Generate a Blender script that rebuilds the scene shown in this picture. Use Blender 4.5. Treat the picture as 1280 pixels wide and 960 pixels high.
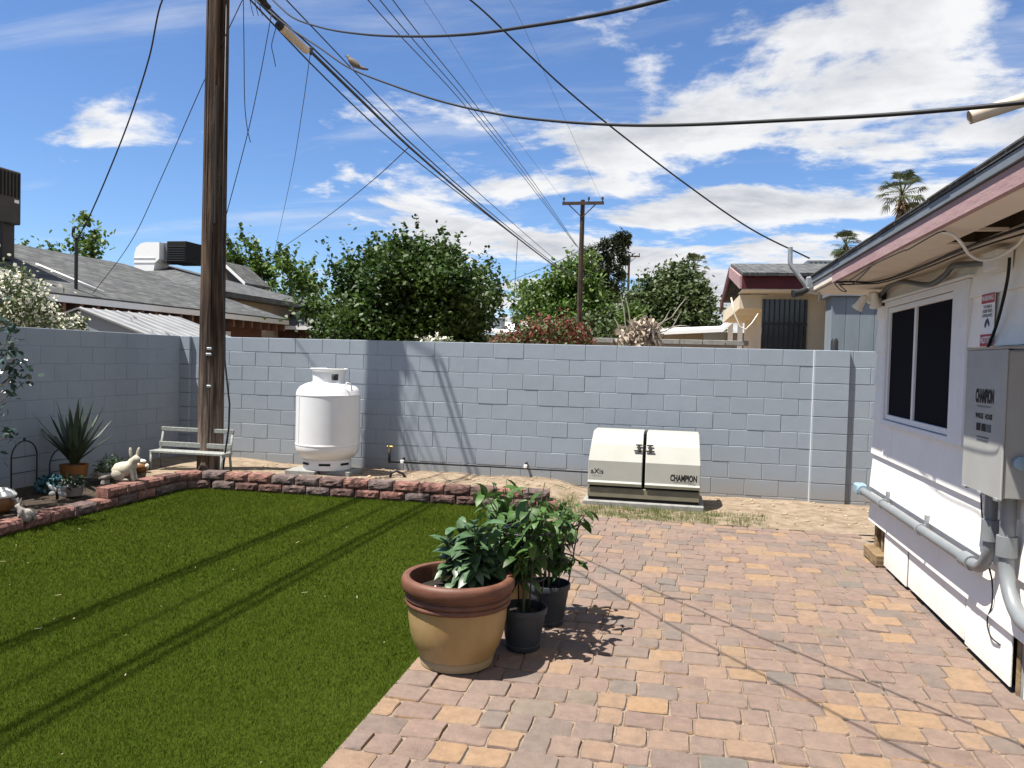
import bpy, math, random
import numpy as np
from mathutils import Vector, Matrix
random.seed(7)
rng = np.random.default_rng(7)
sc = bpy.context.scene
for o in list(bpy.data.objects):
    bpy.data.objects.remove(o)

# ---------------------------------------------------------------- camera (metres; X along the back wall, Y towards it, Z up)
EYE = np.array([0.0, 0.0, 1.6])
FPX = 985.3                      # focal length in pixels of a 1280 x 960 frame
_v1 = np.array([845 - 640, 455 - 480, FPX]); _v2 = np.array([-4115 - 640, 323 - 480, FPX])
_Y = _v1 / np.linalg.norm(_v1); _X = -_v2 / np.linalg.norm(_v2)
_X = _X - _Y * _X.dot(_Y); _X /= np.linalg.norm(_X); _Z = np.cross(_X, _Y)
ROT = np.array([_X, _Y, _Z])     # world = ROT @ (right, down, forward)
cam = bpy.data.cameras.new('camera'); camo = bpy.data.objects.new('camera', cam)
sc.collection.objects.link(camo); sc.camera = camo
cam.sensor_width = 36; cam.lens = 36 * FPX / 1280; cam.clip_end = 3000; cam.clip_start = .05
rt, dn, fw = ROT[:, 0], ROT[:, 1], ROT[:, 2]
camo.matrix_world = Matrix(((rt[0], -dn[0], -fw[0], EYE[0]), (rt[1], -dn[1], -fw[1], EYE[1]), (rt[2], -dn[2], -fw[2], EYE[2]), (0, 0, 0, 1)))

def P(px, py, X=None, Y=None, Z=None):
    """surveyed point: sight line through a photo pixel met with a plane of known X, Y or Z"""
    d = ROT @ np.array([px - 640, py - 480, FPX])
    ax, v = (0, X) if X is not None else (1, Y) if Y is not None else (2, Z)
    return Vector(EYE + d * ((v - EYE[ax]) / d[ax]))

# ---------------------------------------------------------------- light
ELEV = math.radians(67)
SUNH = Vector((.855, .518, 0)).normalized()
LDIR = Vector((SUNH.x * math.cos(ELEV), SUNH.y * math.cos(ELEV), -math.sin(ELEV)))
sun = bpy.data.lights.new('sun', 'SUN'); sun.energy = 5.0; sun.angle = math.radians(.53); sun.color = (1, .955, .88)
suno = bpy.data.objects.new('sun', sun); sc.collection.objects.link(suno)
suno.rotation_euler = LDIR.to_track_quat('-Z', 'Y').to_euler(); suno.location = (-6, -4, 15)
sc.view_settings.view_transform = 'Standard'; sc.view_settings.look = 'None'
sc.view_settings.exposure = 1.25; sc.view_settings.gamma = 1

def world():
    w = bpy.data.worlds.new('World'); sc.world = w; w.use_nodes = True
    t = w.node_tree; N = t.nodes; L = t.links; N.clear()
    out = N.new('ShaderNodeOutputWorld'); bg = N.new('ShaderNodeBackground')
    sky = N.new('ShaderNodeTexSky'); sky.sky_type = 'NISHITA'; sky.sun_disc = False
    sky.sun_elevation = ELEV; sky.sun_rotation = math.atan2(-SUNH.x, -SUNH.y)
    sky.air_density = 1.0; sky.dust_density = .2; sky.ozone_density = 3.0; sky.altitude = 600
    tc = N.new('ShaderNodeTexCoord')
    def m(op, a, b=None, c=None, clamp=False):
        n = N.new('ShaderNodeMath'); n.operation = op; n.use_clamp = clamp
        for i, v in enumerate((a, b, c)):
            if v is None: continue
            if isinstance(v, (int, float)): n.inputs[i].default_value = v
            else: L.new(v, n.inputs[i])
        return n.outputs[0]
    def smooth(v, lo, hi, a=0., b=1.):
        n = N.new('ShaderNodeMapRange'); n.interpolation_type = 'SMOOTHSTEP'
        L.new(v, n.inputs[0]); n.inputs[1].default_value = lo; n.inputs[2].default_value = hi
        n.inputs[3].default_value = a; n.inputs[4].default_value = b
        return n.outputs[0]
    sep = N.new('ShaderNodeSeparateXYZ'); L.new(tc.outputs['Generated'], sep.inputs[0])
    x, y, z = sep.outputs
    zz = m('ADD', m('MAXIMUM', z, 0.0), .10)
    u = m('DIVIDE', x, zz); v = m('DIVIDE', y, zz)
    comb = N.new('ShaderNodeCombineXYZ'); L.new(u, comb.inputs[0]); L.new(v, comb.inputs[1]); comb.inputs[2].default_value = 3.7
    def noise(vec, scale, detail, rough, off=(0, 0, 0), dist=0.):
        mp = N.new('ShaderNodeMapping'); L.new(vec, mp.inputs[0]); mp.inputs['Location'].default_value = off
        n = N.new('ShaderNodeTexNoise'); L.new(mp.outputs[0], n.inputs['Vector'])
        n.inputs['Scale'].default_value = scale; n.inputs['Detail'].default_value = detail
        n.inputs['Roughness'].default_value = rough; n.inputs['Distortion'].default_value = dist
        return n.outputs['Fac']
    OFF = (9.6, 3.1, 0)
    big = noise(comb.outputs[0], .42, 2, .5, OFF)
    fin = noise(comb.outputs[0], 1.35, 12, .61, OFF, .25)
    fin2 = noise(comb.outputs[0], 1.35, 12, .61, (OFF[0] + .12, OFF[1] + .08, 0), .25)
    # a bank of cloud lies to the east (+X) and thins out to the west
    hl = m('SQRT', m('ADD', m('MULTIPLY', x, x), m('MULTIPLY', y, y)))
    az = m('DIVIDE', x, m('MAXIMUM', hl, .001))
    bank = smooth(az, -.60, .10, -.064, .040)
    base = m('ADD', m('MULTIPLY', big, .30), bank)
    den = m('ADD', m('MULTIPLY', fin, .70), base)
    den2 = m('ADD', m('MULTIPLY', fin2, .70), base)
    cov = smooth(den, .490, .562)
    st = N.new('ShaderNodeMapping'); L.new(comb.outputs[0], st.inputs[0]); st.inputs['Rotation'].default_value = (0, 0, .5); st.inputs['Scale'].default_value = (.55, 1.9, 1)
    cir = smooth(noise(st.outputs[0], 1.1, 9, .6, (3.3, 8.2, 0), .6), .50, .80, 0, .55)
    cov = m('MAXIMUM', cov, cir)
    shade = m('SUBTRACT', den, den2)
    thick = smooth(den, .51, .64)
    lum = m('ADD', m('ADD', .97, m('MULTIPLY', shade, 3.2)), m('MULTIPLY', thick, -.36))
    lum = m('MINIMUM', m('MAXIMUM', lum, .40), 1.0)
    cc = N.new('ShaderNodeMix'); cc.data_type = 'RGBA'
    L.new(lum, cc.inputs[0])
    cc.inputs[6].default_value = (.07, .092, .135, 1); cc.inputs[7].default_value = (.395, .398, .405, 1)
    sk = N.new('ShaderNodeMix'); sk.data_type = 'RGBA'; sk.blend_type = 'MULTIPLY'; sk.inputs[0].default_value = 1
    L.new(sky.outputs[0], sk.inputs[6]); sk.inputs[7].default_value = (.80, .96, 1.18, 1)
    bg.inputs['Strength'].default_value = .057
    cl = N.new('ShaderNodeVectorMath'); cl.operation = 'SCALE'; L.new(cc.outputs[2], cl.inputs[0]); cl.inputs['Scale'].default_value = 1 / .057
    mx = N.new('ShaderNodeMix'); mx.data_type = 'RGBA'
    L.new(cov, mx.inputs[0]); L.new(sk.outputs[2], mx.inputs[6]); L.new(cl.outputs[0], mx.inputs[7])
    L.new(mx.outputs[2], bg.inputs['Color']); L.new(bg.outputs[0], out.inputs[0])
world()

# ---------------------------------------------------------------- materials
M = {}
KEEP = {'siding', 'sign_white', 'oleander_bloom', 'ceramic_white', 'white_far', 'stucco_cream', 'soffit'}
def mat(name, c1, c2=None, scale=12, rough=.8, bump=0, bscale=120, rnd=0., metal=0., spec=.3, detail=5, trans=0., c3=None, stretch=None, lo=.35, hi=.65, bdist=.01):
    k_ = 1. if name in KEEP else .70
    c1 = tuple(v * k_ for v in c1); c2 = c2 and tuple(v * k_ for v in c2); c3 = c3 and tuple(v * k_ for v in c3)
    m = bpy.data.materials.new(name); m.use_nodes = True; t = m.node_tree; N = t.nodes; L = t.links
    b = N['Principled BSDF']; b.inputs['Roughness'].default_value = rough; b.inputs['Metallic'].default_value = metal
    b.inputs['Specular IOR Level'].default_value = spec
    geo = N.new('ShaderNodeNewGeometry'); pos = geo.outputs['Position']
    if stretch:
        mp = N.new('ShaderNodeMapping'); mp.inputs['Scale'].default_value = stretch; L.new(pos, mp.inputs[0]); pos = mp.outputs[0]
    col = None
    if c2:
        n = N.new('ShaderNodeTexNoise'); n.inputs['Scale'].default_value = scale; n.inputs['Detail'].default_value = detail
        n.inputs['Roughness'].default_value = .6; L.new(pos, n.inputs['Vector'])
        r = N.new('ShaderNodeValToRGB'); L.new(n.outputs['Fac'], r.inputs[0])
        r.color_ramp.elements[0].position = lo; r.color_ramp.elements[0].color = (*c1, 1)
        r.color_ramp.elements[1].position = hi; r.color_ramp.elements[1].color = (*c2, 1)
        if c3:
            e = r.color_ramp.elements.new((lo + hi) / 2); e.color = (*c3, 1)
        col = r.outputs[0]
    if rnd:
        oi = N.new('ShaderNodeObjectInfo')
        ad = N.new('ShaderNodeMath'); ad.operation = 'ADD'; L.new(oi.outputs['Random'], ad.inputs[0]); L.new(geo.outputs['Random Per Island'], ad.inputs[1])
        fr = N.new('ShaderNodeMath'); fr.operation = 'FRACT'; L.new(ad.outputs[0], fr.inputs[0])
        mr = N.new('ShaderNodeMapRange'); L.new(fr.outputs[0], mr.inputs[0]); mr.inputs[3].default_value = 1 - rnd; mr.inputs[4].default_value = 1 + rnd
        hs = N.new('ShaderNodeHueSaturation'); L.new(mr.outputs[0], hs.inputs['Value'])
        if col: L.new(col, hs.inputs['Color'])
        else: hs.inputs['Color'].default_value = (*c1, 1)
        col = hs.outputs[0]
    if col: L.new(col, b.inputs['Base Color'])
    else: b.inputs['Base Color'].default_value = (*c1, 1)
    if bump:
        n = N.new('ShaderNodeTexNoise'); n.inputs['Scale'].default_value = bscale; n.inputs['Detail'].default_value = 6; n.inputs['Roughness'].default_value = .65
        L.new(pos, n.inputs['Vector'])
        bp = N.new('ShaderNodeBump'); bp.inputs['Strength'].default_value = bump; bp.inputs['Distance'].default_value = bdist
        L.new(n.outputs['Fac'], bp.inputs['Height']); L.new(bp.outputs[0], b.inputs['Normal'])
    if trans:
        tr = N.new('ShaderNodeBsdfTranslucent'); mx = N.new('ShaderNodeMixShader'); mx.inputs[0].default_value = trans
        if col: L.new(col, tr.inputs['Color'])
        else: tr.inputs['Color'].default_value = (*c1, 1)
        L.new(b.outputs[0], mx.inputs[1]); L.new(tr.outputs[0], mx.inputs[2]); L.new(mx.outputs[0], N['Material Output'].inputs['Surface'])
    M[name] = m
    return m

def paver_mat():
    m = mat('paver', (.3, .22, .19), rough=.9, bump=.85, bscale=130, bdist=.007)
    t = m.node_tree; N = t.nodes; L = t.links; b = N['Principled BSDF']
    geo = N.new('ShaderNodeNewGeometry'); oi = N.new('ShaderNodeObjectInfo')
    ad = N.new('ShaderNodeMath'); ad.operation = 'ADD'; L.new(oi.outputs['Random'], ad.inputs[0]); L.new(geo.outputs['Random Per Island'], ad.inputs[1])
    fr = N.new('ShaderNodeMath'); fr.operation = 'FRACT'; L.new(ad.outputs[0], fr.inputs[0])
    r = N.new('ShaderNodeValToRGB'); L.new(fr.outputs[0], r.inputs[0]); e = r.color_ramp.elements
    cols = [(0, (.148, .106, .089)), (.2, (.170, .120, .098)), (.36, (.156, .115, .096)), (.5, (.122, .100, .088)), (.63, (.174, .124, .098)), (.76, (.196, .135, .093)), (.88, (.226, .146, .082)), (.95, (.108, .101, .092)), (1, (.152, .108, .090))]
    e[0].position = 0; e[0].color = (*cols[0][1], 1); e[1].position = 1; e[1].color = (*cols[-1][1], 1)
    for p, c in cols[1:-1]:
        q = e.new(p); q.color = (*c, 1)
    n = N.new('ShaderNodeTexNoise'); n.inputs['Scale'].default_value = 16; n.inputs['Detail'].default_value = 9; n.inputs['Roughness'].default_value = .78; L.new(geo.outputs['Position'], n.inputs['Vector'])
    r2 = N.new('ShaderNodeValToRGB'); L.new(n.outputs['Fac'], r2.inputs[0]); r2.color_ramp.elements[0].position = .3; r2.color_ramp.elements[0].color = (.66, .66, .67, 1); r2.color_ramp.elements[1].position = .72; r2.color_ramp.elements[1].color = (1.42, 1.36, 1.28, 1)
    mx = N.new('ShaderNodeMix'); mx.data_type = 'RGBA'; mx.blend_type = 'MULTIPLY'; mx.inputs[0].default_value = .8
    L.new(r.outputs[0], mx.inputs[6]); L.new(r2.outputs[0], mx.inputs[7])
    # sand dust blown over the stones in drifts
    n2 = N.new('ShaderNodeTexNoise'); n2.inputs['Scale'].default_value = 1.6; n2.inputs['Detail'].default_value = 8; n2.inputs['Roughness'].default_value = .7; L.new(geo.outputs['Position'], n2.inputs['Vector'])
    mr = N.new('ShaderNodeMapRange'); L.new(n2.outputs['Fac'], mr.inputs[0]); mr.inputs[1].default_value = .42; mr.inputs[2].default_value = .72; mr.inputs[3].default_value = 0; mr.inputs[4].default_value = .28
    md = N.new('ShaderNodeMix'); md.data_type = 'RGBA'; L.new(mr.outputs[0], md.inputs[0]); L.new(mx.outputs[2], md.inputs[6]); md.inputs[7].default_value = (.235, .178, .138, 1); L.new(md.outputs[2], b.inputs['Base Color'])
paver_mat()
mat('joint_sand', (.25, .185, .13), (.36, .28, .205), 40, .95, .6, 300)
mat('block_paint', (.350, .400, .455), (.372, .422, .478), 5, .85, .45, 190, rnd=.025, spec=.2, bdist=.008)
mat('mortar_paint', (.335, .385, .44), (.375, .425, .48), 14, .9, .6, 150, bdist=.01)
mat('turf_base', (.030, .048, .005), (.045, .065, .008), 30, .95, spec=.02)
mat('turf_blade', (.062, .094, .0075), (.092, .128, .0135), 1.1, .9, rnd=.15, spec=.04, trans=.2, detail=7)
mat('weed_blade', (.11, .16, .035), (.22, .23, .085), 4, .7, rnd=.3, trans=.25)
mat('soil', (.25, .185, .125), (.44, .345, .245), 7, .95, .9, 60, detail=9, c3=(.35, .267, .185), bdist=.03)
mat('mulch', (.028, .020, .014), (.105, .075, .050), 22, .95, 1., 60, detail=9, bdist=.03)
mat('clod', (.36, .26, .17), (.55, .42, .29), 30, .95, .5, 150, rnd=.25)
mat('desert', (.33, .25, .17), (.48, .38, .27), 2, .95, .5, 30)
mat('retaining_stone', (.15, .088, .078), (.42, .235, .195), 18, .92, 1., 70, rnd=.28, detail=8, c3=(.28, .150, .125), bdist=.03)
mat('pole_wood', (.016, .009, .006), (.15, .095, .058), 8, .9, .9, 26, detail=9, stretch=(3.2, 3.2, .16), c3=(.062, .037, .023), bdist=.02)
mat('far_pole', (.045, .03, .024), (.08, .055, .042), 4, .9)
mat('cable', (.012, .012, .013), rough=.55)
mat('thin_wire', (.05, .05, .055), rough=.5)
mat('splice_shell', (.50, .42, .33), (.58, .50, .41), 8, .6)
mat('dark_metal', (.03, .03, .032), rough=.5)
mat('bench_paint', (.24, .26, .245), (.38, .39, .365), 30, .7, .3, 90)
mat('white_paint', (.92, .92, .92), (.99, .99, .98), 5, .42, .05, 30, spec=.4)
mat('siding', (.74, .72, .665), (.79, .77, .715), 3, .6, .25, 40, rnd=.03)
mat('trim_white', (.92, .92, .91), (.98, .98, .97), 9, .5)
mat('soffit', (.55, .49, .42), (.62, .56, .48), 4, .8)
mat('fascia_pink', (.40, .245, .245), (.47, .31, .305), 9, .75, .35, 40, stretch=(1, .25, 1))
mat('maroon', (.085, .013, .018), (.11, .02, .025), 7, .7)
mat('drip_gray', (.17, .195, .22), (.21, .235, .26), 6, .5)
mat('shingle', (.070, .073, .075), (.145, .147, .146), 9, .95, .8, 30, stretch=(1, .35, 5), detail=7)
mat('shingle_dark', (.07, .07, .07), (.13, .13, .13), 22, .95, .5, 60)
mat('screen', (.006, .007, .012), rough=.9, spec=.08)
mat('black', (.006, .006, .006), rough=.8)
mat('raw_wood', (.16, .10, .05), (.38, .27, .14), 9, .9, .6, 60, stretch=(1, 1, 4))
mat('box_gray', (.40, .40, .375), (.44, .44, .415), 6, .45)
mat('box_gray_shaded', (.36, .36, .335), (.40, .40, .375), 6, .45)  # cabinet gray a step darker, shade of its side face painted in
mat('pvc', (.205, .222, .230), (.245, .262, .27), 6, .42, spec=.45)
mat('conduit_dark', (.10, .11, .12), rough=.5)
mat('pvc_cap', (.30, .42, .50), rough=.4)
mat('galv', (.38, .41, .43), (.55, .57, .58), 25, .38, metal=.6)
mat('tank_white', (.90, .91, .92), (.95, .95, .96), 4, .30, spec=.5)
mat('gen_cream', (.45, .443, .39), (.485, .477, .425), 5, .45)
mat('gen_olive', (.19, .18, .125), (.23, .22, .155), 8, .55)
mat('ink', (.012, .012, .013), rough=.7)
mat('ink_gray', (.12, .13, .14), rough=.7)
mat('sign_white', (.75, .75, .76), rough=.5)
mat('sign_red', (.48, .035, .06), rough=.5)
mat('sign_blue', (.04, .06, .12), rough=.5)
mat('concrete', (.26, .26, .245), (.36, .355, .335), 14, .95, .4, 90)
mat('terracotta', (.125, .050, .030), (.185, .078, .046), 9, .55, .2, 60, spec=.35)
mat('pot_glaze', (.40, .255, .098), (.48, .325, .15), 6, .38, .1, 30, spec=.5, stretch=(1, 1, .5))
mat('pot_foot', (.40, .29, .16), (.46, .34, .20), 9, .6)
mat('pot_soil', (.012, .009, .007), (.035, .026, .018), 60, .95, .8, 120)
mat('nursery_pot', (.035, .042, .052), (.05, .058, .07), 9, .5)
mat('kale_leaf', (.048, .100, .036), (.090, .160, .072), 20, .42, rnd=.3, spec=.45, trans=.12)
mat('pepper_leaf', (.045, .105, .022), (.085, .165, .035), 20, .5, rnd=.32, spec=.3, trans=.2)
mat('stem', (.10, .14, .05), rough=.7)
mat('mulberry_leaf', (.030, .066, .011), (.070, .122, .023), .9, .5, rnd=.38, spec=.3, trans=.28)
mat('light_leaf', (.070, .135, .022), (.125, .200, .040), .8, .5, rnd=.35, spec=.3, trans=.3)
mat('olive_leaf', (.060, .095, .030), (.105, .145, .050), .8, .5, rnd=.35, spec=.3, trans=.28)
mat('pine_leaf', (.022, .035, .018), (.045, .062, .030), .9, .6, rnd=.3, spec=.2)
mat('palm_leaf', (.045, .068, .026), (.09, .115, .045), 2, .5, rnd=.3, trans=.15)
mat('palm_skirt', (.20, .14, .085), (.28, .20, .12), 5, .9, rnd=.3)
mat('bark', (.07, .05, .035), (.16, .12, .09), 9, .95, .6, 30)
mat('bougain_red', (.20, .03, .035), (.26, .08, .045), 2, .6, rnd=.4, trans=.25)
mat('dry_leaf', (.40, .32, .24), (.66, .56, .45), 4, .85, rnd=.35, trans=.15)
mat('dry_twig', (.42, .38, .31), rough=.9)
mat('oleander_leaf', (.075, .115, .035), (.13, .17, .06), 6, .5, rnd=.3, trans=.2)
mat('oleander_bloom', (.74, .72, .58), rough=.7, rnd=.15, trans=.3)
mat('rose_leaf', (.028, .060, .042), (.05, .10, .075), 9, .28, rnd=.35, spec=.7, trans=.1)
mat('agave', (.028, .050, .028), (.075, .110, .07), 7, .45, rnd=.25, spec=.4)
mat('planter_orange', (.30, .12, .03), (.36, .16, .05), 7, .6)
mat('small_plant', (.04, .085, .03), (.085, .15, .05), 9, .5, rnd=.35, trans=.2)
mat('rabbit_cream', (.50, .45, .35), (.62, .57, .46), 18, .8, .5, 50)
mat('rabbit_gray', (.28, .25, .22), (.36, .33, .29), 18, .85, .5, 50)
mat('ceramic_white', (.68, .67, .60), rough=.4)
mat('ceramic_brown', (.22, .09, .03), (.30, .14, .05), 9, .4)
mat('silver', (.62, .63, .65), rough=.35, metal=.4)
mat('teal', (.03, .11, .13), rough=.5)
mat('brick_far', (.11, .050, .035), (.17, .08, .058), 4, .9, rnd=.2)
mat('wood_far', (.18, .09, .06), (.24, .13, .09), 6, .9)
mat('stucco_cream', (.52, .44, .315), (.57, .49, .36), 4, .9, .3, 60)
mat('stucco_tan', (.30, .25, .19), (.36, .30, .23), 4, .9)
mat('board_blue', (.19, .23, .265), (.235, .275, .31), 4, .8, .3, 30, rnd=.05, stretch=(1, 1, .2))
mat('metal_roof', (.20, .205, .21), (.27, .275, .28), 3, .6, metal=.0)
mat('shed_gray', (.30, .33, .36), rough=.7)
mat('white_far', (.72, .72, .71), rough=.6)
mat('cooler_brown', (.065, .055, .05), (.085, .075, .065), 5, .7)
mat('glass_far', (.02, .022, .025), rough=.15, spec=.6)
mat('brass', (.45, .30, .10), rough=.4, metal=.8)
mat('feather', (.13, .105, .085), (.20, .165, .135), 40, .8)
mat('beige_pipe', (.60, .50, .38), (.66, .57, .45), 8, .6)
mat('brown_dark', (.055, .038, .022), (.08, .055, .032), 12, .9)
mat('debris', (.48, .40, .25), rough=.9, rnd=.3)

def hue_by_object(name, a, b):
    """each stone leans to one of two tints"""
    t = M[name].node_tree; N = t.nodes; L = t.links; p = N['Principled BSDF']; src = p.inputs['Base Color'].links[0].from_socket
    oi = N.new('ShaderNodeObjectInfo'); r = N.new('ShaderNodeValToRGB'); L.new(oi.outputs['Random'], r.inputs[0])
    r.color_ramp.elements[0].position = .35; r.color_ramp.elements[0].color = (*a, 1); r.color_ramp.elements[1].position = .75; r.color_ramp.elements[1].color = (*b, 1)
    mx = N.new('ShaderNodeMix'); mx.data_type = 'RGBA'; mx.blend_type = 'MULTIPLY'; mx.inputs[0].default_value = 1; L.new(src, mx.inputs[6]); L.new(r.outputs[0], mx.inputs[7]); L.new(mx.outputs[2], p.inputs['Base Color'])
hue_by_object('retaining_stone', (1.0, .92, .88), (.72, .98, 1.08))
def shingle_courses(name):
    t = M[name].node_tree; N = t.nodes; L = t.links; p = N['Principled BSDF']; src = p.inputs['Base Color'].links[0].from_socket
    geo = N.new('ShaderNodeNewGeometry'); sp = N.new('ShaderNodeSeparateXYZ'); L.new(geo.outputs['Position'], sp.inputs[0]); cb = N.new('ShaderNodeCombineXYZ'); L.new(sp.outputs[1], cb.inputs[0]); L.new(sp.outputs[0], cb.inputs[1])
    br = N.new('ShaderNodeTexBrick'); L.new(cb.outputs[0], br.inputs['Vector']); br.inputs['Scale'].default_value = 1; br.inputs['Brick Width'].default_value = .32; br.inputs['Row Height'].default_value = .15; br.inputs['Mortar Size'].default_value = .010
    br.inputs['Color1'].default_value = (.72, .72, .73, 1); br.inputs['Color2'].default_value = (1.25, 1.25, 1.23, 1); br.inputs['Mortar'].default_value = (.5, .5, .5, 1); br.inputs['Bias'].default_value = 0
    mx = N.new('ShaderNodeMix'); mx.data_type = 'RGBA'; mx.blend_type = 'MULTIPLY'; mx.inputs[0].default_value = 1; L.new(src, mx.inputs[6]); L.new(br.outputs['Color'], mx.inputs[7]); L.new(mx.outputs[2], p.inputs['Base Color'])
shingle_courses('shingle')
def weather_pole():
    """the lower two metres of the pole are bleached gray by sprinklers and sun"""
    t = M['pole_wood'].node_tree; N = t.nodes; L = t.links; b = N['Principled BSDF']; src = b.inputs['Base Color'].links[0].from_socket
    geo = N.new('ShaderNodeNewGeometry'); sp = N.new('ShaderNodeSeparateXYZ'); L.new(geo.outputs['Position'], sp.inputs[0])
    n = N.new('ShaderNodeTexNoise'); n.inputs['Scale'].default_value = 7; n.inputs['Detail'].default_value = 6
    mp = N.new('ShaderNodeMapping'); mp.inputs['Scale'].default_value = (2, 2, .3); L.new(geo.outputs['Position'], mp.inputs[0]); L.new(mp.outputs[0], n.inputs['Vector'])
    ad = N.new('ShaderNodeMath'); ad.operation = 'MULTIPLY_ADD'; L.new(n.outputs['Fac'], ad.inputs[0]); ad.inputs[1].default_value = -2.2; L.new(sp.outputs[2], ad.inputs[2])
    mr = N.new('ShaderNodeMapRange'); L.new(ad.outputs[0], mr.inputs[0]); mr.inputs[1].default_value = .8; mr.inputs[2].default_value = -.5; mr.inputs[3].default_value = 0; mr.inputs[4].default_value = .8
    hs = N.new('ShaderNodeHueSaturation'); L.new(src, hs.inputs['Color']); hs.inputs['Saturation'].default_value = .6; hs.inputs['Value'].default_value = 2.9
    mx = N.new('ShaderNodeMix'); mx.data_type = 'RGBA'; L.new(mr.outputs[0], mx.inputs[0]); L.new(src, mx.inputs[6]); L.new(hs.outputs[0], mx.inputs[7]); L.new(mx.outputs[2], b.inputs['Base Color'])
def splash(name, z0, z1, col, amt):
    """dirt splashed up from the ground on a wall foot"""
    t = M[name].node_tree; N = t.nodes; L = t.links; b = N['Principled BSDF']; src = b.inputs['Base Color'].links[0].from_socket
    geo = N.new('ShaderNodeNewGeometry'); sp = N.new('ShaderNodeSeparateXYZ'); L.new(geo.outputs['Position'], sp.inputs[0])
    n = N.new('ShaderNodeTexNoise'); n.inputs['Scale'].default_value = 5; n.inputs['Detail'].default_value = 8; n.inputs['Roughness'].default_value = .7; L.new(geo.outputs['Position'], n.inputs['Vector'])
    ad = N.new('ShaderNodeMath'); ad.operation = 'MULTIPLY_ADD'; L.new(n.outputs['Fac'], ad.inputs[0]); ad.inputs[1].default_value = -.5; L.new(sp.outputs[2], ad.inputs[2])
    mr = N.new('ShaderNodeMapRange'); L.new(ad.outputs[0], mr.inputs[0]); mr.inputs[1].default_value = z1 - .25; mr.inputs[2].default_value = z0 - .25; mr.inputs[3].default_value = 0; mr.inputs[4].default_value = amt
    mx = N.new('ShaderNodeMix'); mx.data_type = 'RGBA'; L.new(mr.outputs[0], mx.inputs[0]); L.new(src, mx.inputs[6]); mx.inputs[7].default_value = (*col, 1); L.new(mx.outputs[2], b.inputs['Base Color'])
splash('block_paint', -.05, .30, (.25, .21, .165), .55)
splash('siding', -.1, .16, (.42, .36, .29), .5)
splash('gen_olive', -.05, .2, (.24, .19, .13), .4)
weather_pole()

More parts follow.
